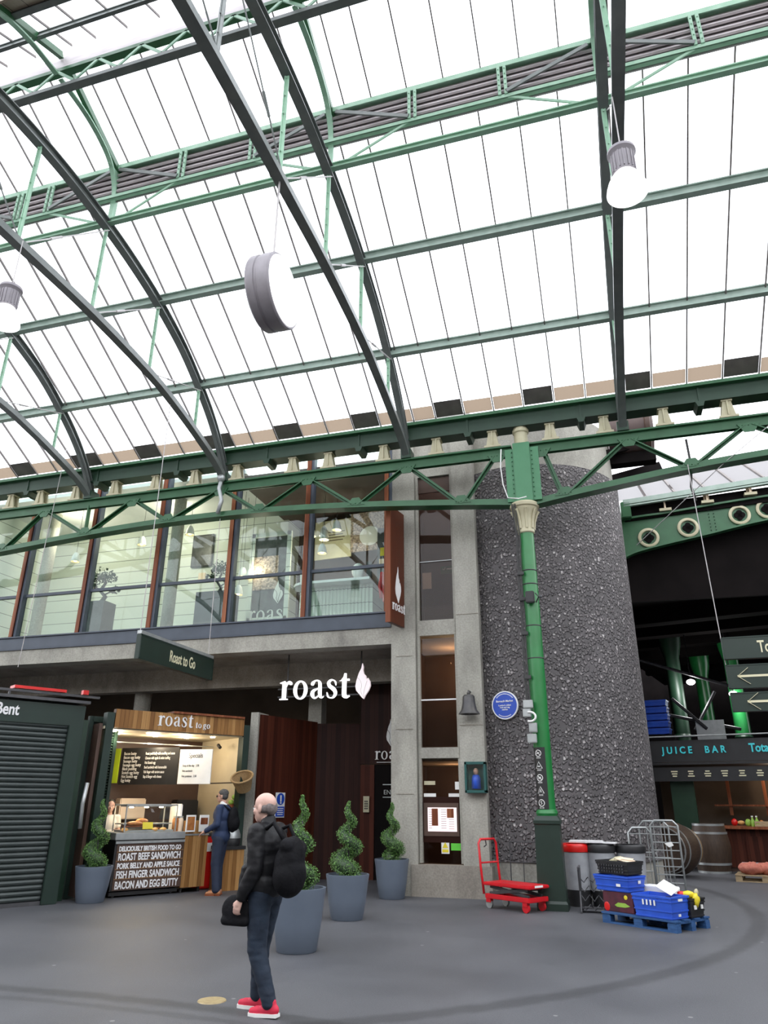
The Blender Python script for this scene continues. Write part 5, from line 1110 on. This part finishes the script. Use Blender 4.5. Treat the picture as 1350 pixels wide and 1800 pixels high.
# green girder with quatrefoil roundels
qg=thing('quatrefoil_girder','bright green arched girder with cream quatrefoil roundels behind the tower','girder',(0.95,19.0,7.6),R(3))
top=[(-.6,.95),(.5,1.05),(1.1,1.09),(2.5,1.24),(3.7,1.34),(6,1.5)]; bot=[(-.6,-.4),(0,-.02),(.6,.16),(2.0,.42),(3.5,.70),(6,1.0)]
TT=spl(top,5);BB=spl(bot,5); g=MB()
for i in range(len(TT)-1):
    a,b,c,d=TT[i],TT[i+1],BB[i+1],BB[i]
    for y in (0,.05): g.quad((a[0],y,a[1]),(b[0],y,b[1]),(c[0],y,c[1]),(d[0],y,d[1]))
g.build('web','green_bright' if False else 'green',qg)
g=MB(); g.strip([(a,0,b) for a,b in TT],.26,.05,(0,1,0)); g.strip([(a,0,b) for a,b in BB],.22,.04,(0,1,0)); g.build('flanges','green',qg)
for x,z in ((.60,.46),(1.6,.66),(2.88,.90),(3.55,1.01),(4.9,1.2)):
    MB().lathe([(.185,0),(.265,0),(.265,.03),(.25,.04),(.2,.04),(.185,.02)],n=32,mat=Matrix.Translation((x,-.01,z))@Matrix.Rotation(PI/2,4,'X')).build('roundel_ring','cream',qg,smooth='auto')
    g=MB(); [g.lathe([(0,0),(.075,0),(.075,.02),(0,.02)],n=16,mat=Matrix.Translation((x+.065*math.cos(a),-.01,z+.065*math.sin(a)))@Matrix.Rotation(PI/2,4,'X')) for a in (0,PI/2,PI,-PI/2)]; g.build('quatrefoil','void',qg)
g=MB(); [g.sph((2.15+dx,-.02,.55+.09*k),.015,6,4) for k in range(8) for dx in (0,.12)]; g.build('rivets','green_dark',qg)
for i,(x,z,l) in enumerate(((1.10,1.12,'cream bracket on the quatrefoil girder, left of the three'),(2.15,1.24,'cream bracket on the quatrefoil girder, middle one'),(3.2,1.36,'cream bracket on the quatrefoil girder, right one'))):
    t=thing('gutter_bracket',l,'bracket',(.95+x,18.92+.04*x,7.6+z)); MB().box((0,0,.04),(.3,.2,.07)).build('foot','cream',t); MB().box((0,-.02,.17),(.04,.12,.2)).box((0,.06,.17),(.14,.03,.22)).build('web','tan',t)
g2_=thing('back_gutter','long pale green gutter over the quatrefoil girder','gutter',(1.0,18.95,8.95),R(3)); g=MB(); g.strip([(a,-.1,b) for a,b in spl([(.0,.06),(1.0,.14),(3.2,.34),(6,.56)],4)],.3,.13,(0,1,0)); g.strip([(a,-.2,b-.11) for a,b in spl([(.0,.06),(1.0,.14),(3.2,.34),(6,.56)],4)],.1,.04,(0,1,0)); g.build('trough','purlin',g2_)
MB().box((.05,-.1,-.15),(.25,.3,.45)).build('end_box','green',g2_,bev=.02)
tag(MB().bar((1.0,19.1,8.75),(6.9,19.4,9.15),.3,.4).build('gutter_shade_strip','void'),'dark strip standing for the shade under the back gutter','board')  # dark strip added as the shade beneath the gutter
# roof beyond
M['milky']=roofglass('milky_old_glazing',(.62,.61,.62),.75)
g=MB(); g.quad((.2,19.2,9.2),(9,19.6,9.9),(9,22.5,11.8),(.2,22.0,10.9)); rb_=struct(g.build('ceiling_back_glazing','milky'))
for k in range(9): MB().bar((.9+k*.75,19.2+.04*k,9.2+.07*k),(.9+k*.75,22.1,10.95+.08*k),.05,.06).build('glazing_bar','lead',rb_)
duct=thing('round_duct','brown drum shaped duct end half hidden behind the girder right of the tower','duct',(1.25,16.5,9.95)); MB().lathe([(0,-.5),(.55,-.5),(.6,-.45),(.6,.45),(.55,.5),(0,.5)],n=32,mat=RY).build('drum','brown2',duct,smooth='auto'); MB().lathe([(.6,.3),(.66,.32),(.66,.42),(.6,.44)],n=32,mat=RY).build('band','brown',duct,smooth='auto')
MB().box((-.1,0,-.75),(1.2,.3,.25)).build('cradle','void',duct)
tag(MB().bar((.3,16.2,8.45),(1.9,17.6,9.35),.22,.35).build('raking_beam','void'),'dark raking beam running from the tower behind the lattice girder','beam')
tag(MB().bar((.5,16.0,9.2),(1.3,16.4,9.5),.1,.12).build('strut_beam','void'),'short dark strut beside the tower top','beam')
tag(MB().tube([(2.05,13.68,8.2),(2.06,13.66,7.6),(2.0,13.68,7.2),(2.04,13.66,6.9)],.025,6).build('cable_bundle','cable',smooth=True),'thick dark cable bundle hanging behind the girder at right','cable')
tag(MB().tube([(4.6,13.4,9.0),(2.6,13.4,7.5),(.9,13.9,6.2)],.008,5).build('slack_cable','wire',smooth=True),'slack grey cable slanting across the right end of the girder','cable')
# back hall columns
cols=[((2.35,26.5),'broad dark green round column in the back hall, left of the lit lamp','green_dark'),((4.35,27.5),'round column in the back hall coloured brighter green for the light of the lamp above','green_bright'),((3.75,31),'slimmer green column behind the brightly lit one','green_bright')]  # brighter green puts the lamplight into two of the columns
for (x,y),l,m_ in cols:
    t=thing('hall_column',l,'column',(x,y,0)); MB().lathe([(.3,0),(.3,.3),(.26,.35),(.24,6.2),(.34,6.6),(.4,7.2)],n=28).build('shaft',m_,t,smooth='auto'); MB().lathe([(.26,3.6),(.29,3.65),(.26,3.7)],n=28).build('collar','green_dark',t)
for (x,y,z,e,l) in ((2.75,25.6,5.25,60,'bright white lamp between the back hall columns'),(4.15,26.9,5.0,60,'white lamp throwing light down the green column')):
    t=thing('hall_lamp',l,'lamp',(x,y,z)); MB().sph((0,0,0),(.14,.14,.09),14,8).build('globe','lamp_lens',t,smooth=True); MB().cyl((0,0,.05),(0,0,2.3),.02,n=6).build('stem','black',t)
    li=bpy.data.lights.new('hall_lamp_light','POINT'); li.energy=e; li.shadow_soft_size=.12; lo=bpy.data.objects.new('hall_lamp_light',li); COL.objects.link(lo); lo.location=(x,y-.1,z-.25)
for (a,b,l) in (((1.2,24.8,5.9),(3.9,25.2,5.0),'long pipe sloping down under the back hall ceiling'),((1.5,24.5,4.2),(3.9,25.0,3.7),'rusty pipe crossing the back hall columns above the bar'),((2.0,24.4,4.6),(2.9,24.6,3.7),'short diagonal brace beside the dark green column'),((2.6,25,3.7),(3.4,25.5,4.9),'thin brace crossing behind the white lamp')):
    tag(MB().cyl(a,b,.05,n=8).build('pipe','darkmetal'),l,'pipe')
for k in range(5):
    o=crate('stacked_tray','blue tray stacked above the left end of the juice bar, %s from top'%['first','second','third','fourth','fifth'][k],(1.42,23.3,4.25-.2*k),BA,'blue',.7,.45,.16,cat='tray'); o['group']='blue trays over the juice bar'
tag(MB().box((1.5,23.3,3.3),(.8,.6,.25),BA).build('tray_platform','void'),'dark platform under the stack of blue trays','platform')
tag(MB().box((3.0,24.6,3.65),(.8,.05,.6),BA).build('pale_panel','zinc'),'pale grey panel behind the pipes over the juice bar','panel')
tag(MB().box(bw(3.4,6,4.9),(.9,.05,.35),BA).build('lit_window','lamp_white'),'small bright window glimpsed between the direction boards','window')
# ---- juice bar
jb=thing('juice_bar','dark juice bar stall with turquoise lettering on its fascia in the back hall','stall',(1.2,22.4,0),BA)
fa=MB().box((3,-.05,2.92),(6.6,.12,.56)).build('fascia','black',jb)
text('JUICE  BAR',.25,(.22,-.13,2.86),0,'turq',fa,.02,.006,.86,world=False,spacing=1.6); text('Total',.30,(2.40,-.13,2.86),0,'turq',fa,.02,.008,.8,world=False)
MB().cyl((-.2,-.2,3.30),(6.2,-.2,3.30),.02,n=8).build('top_rail','zinc',jb); MB().box((3,.7,2.6),(6.6,1.6,.06)).build('canopy_roof','black',jb)
MB().box((3,1.9,1.4),(6.6,.08,2.8)).build('back_panel','voidwall',jb)
hb=MB().box((3,-.02,2.33),(6.4,.03,.36)).build('valance','black',jb)
for k in range(12):
    x=.45+k*.42; g=MB(); [g.box((x,-.045,2.40-.06*j),(.17-.03*((k+j)%3),.006,.03)) for j in range(3)]; g.build('menu_print','text_cream' if k<6 else 'paper',hb)
cn=MB().box((3.9,.25,.55),(4.9,.7,.9)).build('counter','cladding',jb); MB().box((3.9,.15,1.03),(5.0,.95,.06)).build('counter_top','timber',jb); MB().box((2.7,-.12,.52),(1.5,.03,.62)).build('counter_panel','cladding',jb); MB().box((3.9,.25,.06),(4.9,.6,.12)).build('kick_board','brown',jb)
for k in range(5): MB().box((1.6+k*.9,1.2,1.9),(.08,.06,1.2)).build('shelf_upright','timber',jb)
MB().box((3.3,1.3,1.55),(4.2,.4,.04)).build('shelf','timber',jb)
MB().box((.55,.3,1.4),(.6,.1,2.2)).build('green_door','green_dark',jb)
li=bpy.data.lights.new('bar_light','POINT'); li.energy=22; li.color=(1,.8,.6); li.shadow_soft_size=.2; lo=bpy.data.objects.new('bar_light',li); COL.objects.link(lo); lo.location=bw(3.0,.7,2.35)
for i,(x,l) in enumerate(((2.45,'small pale wooden crate on the juice bar counter, left one'),(3.3,'pale wooden crate on the juice bar counter, right one'))):
    t=thing('wooden_crate',l,'crate',bw(x,-.1,1.06),BA); [MB().box((0,-.12,.03+.07*k),(.42,.015,.05)).build('slat','palletwood',t) for k in range(2)]; MB().box((0,.12,.06),(.42,.015,.12)).box((-.21,0,.06),(.015,.25,.12)).box((.21,0,.06),(.015,.25,.12)).box((0,0,.01),(.42,.25,.015)).build('body','palletwood',t)
rnd=random.Random(5)
frl=['by the left pale crate','beside the bottles','in front of the shelf','left of the right crate','at the middle of the counter','behind the left crate','behind the right crate','near the right edge','low on the counter','next to the dark bag','under the first shelf post','under the second shelf post','under the third shelf post','beside the tall jug']
for i in range(14):
    m_=['redplastic','bun','apple','black','crust','fruitbox','yellow'][i%7]; x=1.7+i*.17+rnd.uniform(-.03,.03)
    o=MB().sph((0,0,0),(rnd.uniform(.05,.09),.06,rnd.uniform(.05,.10)),10,8).build('produce_item',m_,smooth=True); o.location=bw(x,rnd.uniform(.0,.4),1.14); tag(o,'dim rounded item of produce on the juice bar counter '+frl[i],'produce','produce along the juice bar')
for i,(x,l) in enumerate(((2.18,'small pale bottle on the juice bar counter, left of the pale crate'),(2.28,'second small bottle on the juice bar counter beside the pale crate'))):
    t=thing('bottle',l,'bottle',bw(x,-.05,1.06)); MB().lathe([(0,0),(.045,0),(.045,.13),(.02,.18),(.02,.22),(0,.22)],n=14).build('body','apple',t,smooth='auto'); MB().lathe([(0,.22),(.024,.22),(.024,.25),(0,.25)],n=12).build('cap','paper',t)
bb=thing('blue_menu_board','blue printed menu board in a timber frame leaning on the bar','board',bw(3.25,-.55,0),BA); MB().box((0,.0,.62),(.62,.05,1.0),rot=Euler((R(-8),0,0))).build('frame','timber',bb); pn=MB().box((0,-.035,.62),(.5,.01,.86),rot=Euler((R(-8),0,0))).build('panel',None,bb)
M['poster_blue']=pm('poster_blue',(.02,.17,.5),(.02,.22,.6),2,.5); pn.data.materials.append(M['poster_blue']); g=MB(); [g.box((0,-.05-.0,.95-.09*k),(.34,.004,.02)) for k in range(8)]; g.build('print','turq',pn)
# barrels
def barrel(label,loc,rx):
    t=thing('barrel',label,'barrel',loc); t.rotation_euler=(rx,0,R(-25)); M.setdefault('barrelwood',pm('dark_oak',(.035,.02,.012),(.06,.035,.02),6,.6,stretch=(6,6,1)))
    MB().lathe([(0,.06),(.29,.06),(.29,0),(.31,0),(.37,.3),(.39,.45),(.37,.6),(.31,.9),(.29,.9),(.29,.84),(0,.84)],n=36).build('staves','barrelwood',t,smooth='auto')
    for z,r_ in ((.02,.318),(.17,.35),(.73,.35),(.88,.318)): MB().lathe([(r_-.02,z-.02),(r_,z-.02),(r_+.002,z+.02),(r_-.02,z+.02)],n=36).build('hoop','zinc',t,smooth='auto')
    return t
b_=barrel('dark oak barrel standing with its round end towards the market beside the bar',(1.45,20.6,.60),R(90)); b_.scale=(1.5,1.5,1.2); MB().lathe([(.27,-.01),(.32,-.02),(.33,.02),(.28,.02)],n=36).box((0,0,-.005),(.6,.07,.02)).build('pale_rim','wicker',b_,smooth='auto')
b2_=barrel('second dark oak barrel standing upright right of the first',(2.2,21.5,0),0); b2_.scale=(1.2,1.2,1.25)
M['net_red']=pm('red_net',(.42,.10,.07),(.55,.20,.13),22,.7,bump=.6)
pallet('pale wooden pallet with red net sacks at the right edge',(3.05,19.55,0),R(-12),'palletwood')
for i,(x,y,l) in enumerate(((2.75,19.4,'red net sack of produce on the pale pallet, left one'),(3.1,19.45,'red net sack of produce on the pale pallet, right one'))):
    o=MB().sph((0,0,0),(.26,.2,.13),20,14).build('net_sack','net_red',smooth=True)
    for v in o.data.vertices: v.co+=v.co.normalized()*noise.noise(v.co*14)*.05
    o.location=(x,y,.26); tag(o,l,'sack')
tag(MB().box((3.0,19.8,.25),(.8,.3,.2),R(-12)).build('clear_bag','bag',bev=.03),'pale plastic packs behind the red net sacks','packs')
tag(MB().lathe([(0,.0),(.125,0),(.12,.006),(0,.007)],(-3.54,6.66,0),36).build('brass_floor_disc',pm('brass_disc',(.42,.33,.17),(.30,.23,.12),20,.5,.2)),'round brassy metal disc set in the asphalt beside the walking man','floor disc')
# ================================================================== PEOPLE
def organic(parts,voxel,name,m_,parent,sm=6,disp=None):
    """parts: ('c',p1,p2,r1,r2) tapered capsule, ('e',centre,radii,euler) ellipsoid; fused into one continuous skin"""
    g=MB()
    for q in parts:
        if q[0]=='c':
            g.cyl(q[1],q[2],q[3],q[4],20); g.sph(q[1],q[3],16,10); g.sph(q[2],q[4],16,10)
        else: g.sph(q[1],q[2],20,14,Euler(q[3]) if len(q)>3 else None)
    me=bpy.data.meshes.new('tmp'); g.bm.to_mesh(me); g.bm.free(); o=bpy.data.objects.new('tmp',me); COL.objects.link(o)
    rm=o.modifiers.new('r','REMESH'); rm.mode='VOXEL'; rm.voxel_size=voxel
    s_=o.modifiers.new('s','SMOOTH'); s_.iterations=sm; s_.factor=.5
    dg=bpy.context.evaluated_depsgraph_get(); m2=bpy.data.meshes.new_from_object(o.evaluated_get(dg)); bpy.data.objects.remove(o)
    if disp:
        for v in m2.vertices: v.co+=v.normal*disp(v.co)
    return link(name,m2,m_,parent,True)
V=Vector
def fingers(wr,dirv,palm,side,parts,s=1,curl=.5):
    """palm + four fingers + thumb; dirv hand direction, palm normal, side towards the thumb"""
    d=V(dirv).normalized(); n_=V(palm).normalized(); t_=V(side).normalized(); w=V(wr)
    parts.append(('c',w,w+d*.045*s,.024*s,.026*s))
    for k in (-1,0,1): parts.append(('c',w+d*.03*s+t_*.02*k*s,w+d*.085*s+t_*.024*k*s,.015*s,.014*s))
    for k,l in ((1.5,.062),(.5,.07),(-.5,.066),(-1.5,.052)):
        a=w+d*.09*s+t_*.0195*k*s; b=a+(d*math.cos(curl*.6)+n_*math.sin(curl*.6)).normalized()*l*.5*s; c=b+(d*math.cos(curl*1.5)+n_*math.sin(curl*1.5)).normalized()*l*.35*s; e=c+(d*math.cos(curl*2.4)+n_*math.sin(curl*2.4)).normalized()*l*.25*s
        parts+= [('c',a,b,.0092*s,.0086*s),('c',b,c,.0086*s,.0078*s),('c',c,e,.0078*s,.0068*s)]
    a=w+d*.03*s+t_*.026*s; b=a+(d*.6+t_*.7+n_*.3).normalized()*.035*s; c=b+(d*.9+t_*.2+n_*.4).normalized()*.03*s
    parts+=[('c',a,b,.013*s,.0105*s),('c',b,c,.0105*s,.008*s)]
def headparts(c,f,s=1):
    """c: head centre, f: unit facing direction (horizontal)"""
    c=V(c); f=V(f).normalized(); r=V((f.y,-f.x,0)); u=V((0,0,1)); az_=math.atan2(f.y,f.x)-PI/2
    P=[('e',c+u*.035*s-f*.012*s,(.078*s,.098*s,.085*s),(0,0,az_)),('e',c-u*.03*s+f*.018*s,(.062*s,.076*s,.082*s),(0,0,az_)),('e',c-u*.085*s+f*.055*s,(.034*s,.03*s,.026*s),(0,0,az_)),
       ('c',c-u*.005*s+f*.088*s,c-u*.035*s+f*.108*s,.009*s,.013*s),('e',c-u*.038*s+f*.094*s,(.018*s,.014*s,.01*s),(0,0,az_)),
       ('e',c-u*.064*s+f*.086*s,(.026*s,.012*s,.008*s),(0,0,az_)),('e',c-u*.074*s+f*.083*s,(.022*s,.012*s,.008*s),(0,0,az_)),
       ('e',c+u*.016*s+f*.083*s,(.05*s,.014*s,.011*s),(0,0,az_))]
    for k in (-1,1):
        P+=[('e',c-u*.008*s+r*.076*k*s-f*.012*s,(.012*s,.022*s,.034*s),(0,0,az_+k*.3)),('e',c-u*.022*s+r*.04*k*s+f*.06*s,(.024*s,.022*s,.024*s),(0,0,az_))]
    return P
def face(c,f,parent,s=1,glasses=False):
    c=V(c); f=V(f).normalized(); r=V((f.y,-f.x,0)); u=V((0,0,1)); g=MB()
    for k in (-1,1): g.sph(c-u*.0*s+r*.032*k*s+f*.081*s,.0115*s,10,8)
    g.build('eyes','paper' if not glasses else 'black',parent,smooth=True)
    g=MB(); [g.sph(c+r*.032*k*s+f*.089*s,.006*s,8,6) for k in (-1,1)]; g.build('irises','black',parent,smooth=True)
    g=MB(); [g.tube([c+u*.02*s+r*.018*k*s+f*.098*s,c+u*.026*s+r*.035*k*s+f*.094*s,c+u*.02*s+r*.055*k*s+f*.078*s],.004*s,5) for k in (-1,1)]; g.build('eyebrows','darkmetal',parent)
    if glasses:
        g=MB(); [g.sph(c+r*.034*k*s+f*.1*s+u*.0,(.026*s,.01*s,.02*s),12,8,Euler((0,0,math.atan2(f.y,f.x)-PI/2))) for k in (-1,1)]; [g.tube([c+r*.06*k*s+f*.095*s,c+r*.082*k*s+f*.03*s,c+r*.08*k*s-f*.02*s],.003*s,5) for k in (-1,1)]; g.build('sunglasses','black',parent,smooth=True)
def shoe(parent,an,f,m_,sole='paper',L_=.27,name='shoe',pitch=0):
    """an ankle-ground position, f forward dir"""
    f=V(f).normalized(); az_=math.atan2(f.y,f.x)-PI/2; a=V(an)
    M_=Matrix.Translation(a)@Matrix.Rotation(az_,4,'Z')@Matrix.Rotation(pitch,4,'X')
    T_=lambda p:M_@V(p)
    e=(pitch,0,az_)
    o=organic([('e',T_((0,-.04,.05)),(.038,.055,.045),(0,0,az_)),('c',T_((0,-.03,.05)),T_((0,.12,.042)),.038,.034),('c',T_((0,.1,.04)),T_((0,.165,.034)),.037,.03),('c',T_((0,-.03,.06)),T_((0,-.03,.10)),.038,.036)],.008,name,m_,parent,3)
    g=MB(); pts=[(-.034,-.085),(.034,-.085),(.038,0),(.046,.11),(.036,.185),(0,.203),(-.036,.185),(-.046,.11),(-.038,0)]
    lo_=[g.bm.verts.new(T_((x,y,.0))) for x,y in pts]; hi=[g.bm.verts.new(T_((x,y,.026))) for x,y in pts]; g.bm.faces.new(lo_); g.bm.faces.new(hi)
    for i in range(len(pts)): j=(i+1)%len(pts); g.bm.faces.new((lo_[i],lo_[j],hi[j],hi[i]))
    g.build('sole',sole,o)
    g=MB(); [g.tube([T_((-.02,.03+.022*k,.083-.006*k)),T_((.02,.045+.022*k,.083-.006*k))],.004,5) for k in range(4)]; g.build('laces','paper',o)
    return o
M['jacket']=pm('black_leather',(.006,.006,.007),(.012,.012,.014),6,.5,spec=.25,bump=.3,bscale=14); M['jeans']=pm('dark_denim',(.005,.011,.024),(.012,.024,.045),8,.8,bump=.2); M['navy']=pm('navy_wool',(.010,.022,.062),(.016,.032,.085),6,.75); M['navy2']=pm('dark_navy_trousers',(.008,.014,.034),(.012,.02,.045),6,.75)
M['greyhair']=pm('short_grey_hair',(.10,.085,.08),(.20,.17,.165),40,.9); M['darkhair']=pm('dark_grey_hair',(.03,.028,.028),(.09,.085,.08),60,.8); M['blackbag']=pm('black_nylon_bag',(.004,.004,.005),(.008,.008,.010),7,.75,spec=.15,bump=.3); M['shoe_red']=pm('red_canvas',(.62,.02,.06),(.5,.015,.045),10,.7); M['brownshoe']=pm('tan_leather',(.36,.15,.06),(.26,.10,.04),8,.45)
wr_=lambda co:.006*noise.noise(co*16)+.004*noise.noise(V((co.x*8,co.y*8,co.z*30)))
# --- walking man, local frame: +Y is his walking direction
mn=thing('person','person in black leather jacket, jeans and red trainers walking left, seen from behind-side','person',(-2.93,6.42,0),R(82)); mn.rotation_euler=(R(-3.2),0,R(82)); mn.scale=(.975,.975,.972)
# near leg (his left, local -X faces away)...
hd=V((.0,.03,1.605)); F=V((.12,1,0)).normalized(); HS=1.1
sh={-1:V((-.18,-.01,1.40)),1:V((.18,-.01,1.40))}
el={-1:V((-.23,-.03,1.11)),1:V((.22,.09,1.12))}; wr={-1:V((-.24,.10,.89)),1:V((.21,.26,.93))}
hp={-1:V((-.09,0,.90)),1:V((.09,0,.90))}; kn={-1:V((-.085,.03,.49)),1:V((.09,.10,.50))}; an={-1:V((-.08,-.10,.10)),1:V((.09,.13,.12))}
P=headparts(hd,F,1.1)+[('c',(0,-.01,1.50),(0,-.015,1.42),.058,.065),('e',(0,-.01,1.27),(.165,.105,.2)),('e',(0,0,1.05),(.14,.1,.15)),('e',(0,0,.92),(.15,.11,.12))]
for k in (-1,1):
    P+=[('c',sh[k],el[k],.05,.04),('c',el[k],wr[k],.04,.027),('c',hp[k],kn[k],.08,.055),('c',kn[k],an[k],.052,.038)]; d=(wr[k]-el[k]).normalized(); fingers(wr[k]+d*.01,d+V((0,0,-.4)),(-k,0,0),(0,1,.2),P,1,.7)
organic(P,.0085,'body','skin_pale',mn,3); face(hd,F,mn,1.1)
organic([('e',hd+V((0,-.075,.0)),(.082,.045,.07)),('e',hd+V((.055,-.03,.0)),(.035,.06,.045)),('e',hd+V((-.055,-.03,.0)),(.035,.06,.045))],.008,'cropped_hair','greyhair',mn,4)
P=[('e',(0,-.015,1.30),(.215,.165,.19)),('e',(0,-.01,1.14),(.20,.165,.2)),('e',(0,.0,.98),(.205,.175,.14)),('c',(-.14,-.015,1.42),(.14,-.015,1.42),.062,.062),('c',(0,-.02,1.44),(0,-.015,1.49),.075,.07)]
for k in (-1,1): P+=[('c',sh[k],el[k],.085,.07),('c',el[k],wr[k]-(wr[k]-el[k]).normalized()*.02,.07,.054)]
P+=[('c',(-.1,.13,.92),(.1,.13,.92),.05,.05),('c',(-.12,.12,1.1),(-.14,.15,.88),.06,.05)]
organic(P,.011,'leather_jacket','jacket',mn,4,wr_)
P=[('e',(0,0,.92),(.155,.12,.13))]
for k in (-1,1): P+=[('c',hp[k],kn[k],.108,.082),('c',kn[k],an[k]+V((0,0,.0)),.08,.062)]
organic(P,.011,'jeans','jeans',mn,4,wr_)
shoe(mn,(an[-1].x,an[-1].y+.0,.0),(0,1,0),'shoe_red',name='trainer'); shoe(mn,(an[1].x,an[1].y,.01),(0,1,0),'shoe_red',name='trainer',pitch=.04)
bg_=tag(organic([('e',(0,0,0),(.16,.12,.23)),('e',(0,-.02,-.08),(.17,.13,.17)),('c',(-.1,0,.14),(.1,0,.14),.07,.07)],.012,'shoulder_bag','blackbag',None,5,lambda c:.008*noise.noise(c*9)),'bulky black bag carried on the back of the walking man','bag')
bg_.location=(-2.715,6.30,1.11); bg_.rotation_euler=(R(6),R(8),R(82)); MB().tube([(-.10,.02,.16),(-.13,.16,.30),(-.08,.26,.24)],.018,8).tube([(.1,.02,.16),(.12,.15,.31),(.1,.27,.24)],.018,8).build('strap','blackbag',bg_,smooth=True)
hb_=tag(organic([('e',(0,0,-.12),(.045,.14,.12)),('c',(0,-.1,-.2),(0,.1,-.2),.04,.04)],.011,'hand_bag','blackbag',None,4),'flat black bag in the walking man\'s lowered hand','bag'); hb_.location=(-3.18,6.28,.875); hb_.rotation_euler=(0,0,R(85))
# --- man in navy suit, faces the counter (his left), local +Y forward
mn=thing('person','person in navy suit and dark glasses standing at the stall with a backpack','person',(-7.22,13.42,0),R(98))
hd=V((0,.03,1.69)); F=V((0,1,0)); sh={-1:V((-.19,0,1.48)),1:V((.19,0,1.48))}; el={-1:V((-.25,-.0,1.2)),1:V((.25,.02,1.2))}; wr={-1:V((-.19,.24,1.08)),1:V((.19,.26,1.10))}
hp={-1:V((-.095,0,.95)),1:V((.095,0,.95))}; kn={-1:V((-.10,.02,.51)),1:V((.10,.04,.51))}; an={-1:V((-.11,-.03,.10)),1:V((.11,.02,.10))}
P=headparts(hd,F)+[('c',(0,-.01,1.58),(0,-.01,1.5),.056,.065),('e',(0,0,1.35),(.17,.11,.2)),('e',(0,0,1.1),(.15,.11,.16)),('e',(0,0,.97),(.155,.11,.12))]
for k in (-1,1):
    P+=[('c',sh[k],el[k],.05,.04),('c',el[k],wr[k],.04,.027),('c',hp[k],kn[k],.08,.055),('c',kn[k],an[k],.052,.038)]; d=(wr[k]-el[k]).normalized(); fingers(wr[k]+d*.01,d,(0,0,-1),(-k,0,.3),P,1,.6)
organic(P,.009,'body','skin',mn,3); face(hd,F,mn,1,True)
organic([('e',hd+V((0,-.02,.055)),(.086,.098,.08)),('e',hd+V((0,-.045,0)),(.086,.066,.065))],.009,'hair','darkhair',mn,3,lambda c:.004*noise.noise(c*60))
P=[('c',(0,-.01,1.5),(0,0,1.56),.075,.066)]; organic(P,.01,'shirt_collar','paper',mn,2)
P=[('e',(0,0,1.36),(.22,.17,.2)),('e',(0,0,1.18),(.20,.17,.2)),('e',(0,0,1.0),(.20,.175,.16)),('c',(-.15,-.01,1.49),(.15,-.01,1.49),.062,.062)]
for k in (-1,1): P+=[('c',sh[k],el[k],.072,.06),('c',el[k],wr[k]-(wr[k]-el[k]).normalized()*.02,.06,.046)]
organic(P,.011,'suit_jacket','navy',mn,4,lambda c:.004*noise.noise(c*14))
P=[('e',(0,0,.95),(.165,.12,.13))]
for k in (-1,1): P+=[('c',hp[k],kn[k],.115,.09),('c',kn[k],an[k],.086,.075)]
organic(P,.011,'trousers','navy2',mn,4,lambda c:.004*noise.noise(c*14))
for k in (-1,1): shoe(mn,(an[k].x,an[k].y,0),(k*.1,1,0),'brownshoe','timber')
bp_=tag(organic([('e',(0,0,0),(.15,.10,.23)),('e',(0,-.05,-.06),(.13,.08,.14))],.012,'backpack','blackbag',None,4),'black backpack on the back of the suited man','backpack'); bp_.location=(-7.0,13.44,1.28); bp_.rotation_euler=(0,0,R(98))
MB().tube([(-.09,.05,.17),(-.10,.16,.25),(-.1,.3,.12),(-.11,.28,-.1)],.018,8).tube([(.09,.05,.17),(.10,.16,.25),(.1,.3,.12),(.11,.28,-.1)],.018,8).build('strap','blackbag',bp_,smooth=True)
# --- stall assistant
mn=thing('person','person with dark tied hair in a white top serving behind the glass food warmer','person',(0,0,0),R(0)); mn.location=sw(.20,1.0,0); mn.rotation_euler=(0,0,SAZ+PI-R(15))
hd=V((0,.03,1.50)); sh={-1:V((-.16,0,1.30)),1:V((.16,0,1.30))}; el={-1:V((-.20,.04,1.05)),1:V((.20,.04,1.05))}; wr={-1:V((-.14,.25,1.08)),1:V((.14,.25,1.08))}; hp={-1:V((-.09,0,.84)),1:V((.09,0,.84))}; kn={-1:V((-.09,.0,.46)),1:V((.09,.0,.46))}; an={-1:V((-.09,0,.09)),1:V((.09,0,.09))}
P=headparts(hd,F,.95)+[('c',(0,-.01,1.4),(0,-.01,1.32),.045,.055),('e',(0,0,1.18),(.14,.1,.17)),('e',(0,0,.98),(.125,.1,.14)),('e',(0,0,.87),(.15,.11,.12))]
for k in (-1,1):
    P+=[('c',sh[k],el[k],.04,.034),('c',el[k],wr[k],.034,.022),('c',hp[k],kn[k],.08,.055),('c',kn[k],an[k],.05,.036),('c',an[k],an[k]+V((0,.13,-.05)),.036,.028)]; d=(wr[k]-el[k]).normalized(); fingers(wr[k]+d*.01,d,(0,0,-1),(-k,0,.3),P,.9,.5)
organic(P,.009,'body','skin_pale',mn,3); face(hd,F,mn,.95)
organic([('e',hd+V((0,-.03,.055)),(.083,.09,.078)),('e',hd+V((0,-.055,0)),(.082,.06,.07)),('e',hd+V((0,-.10,.05)),(.04,.04,.04))],.009,'hair','black',mn,3)
P=[('e',(0,0,1.19),(.165,.12,.17)),('e',(0,0,1.0),(.145,.115,.16)),('c',(-.12,0,1.30),(.12,0,1.30),.055,.055)]
for k in (-1,1): P+=[('c',sh[k],sh[k].lerp(el[k],.6),.06,.055)]
organic(P,.011,'white_top','paper',mn,4)
P=[('e',(0,0,.86),(.165,.125,.13))]
for k in (-1,1): P+=[('c',hp[k],kn[k],.095,.07),('c',kn[k],an[k],.068,.05)]
organic(P,.012,'trousers','black',mn,3)
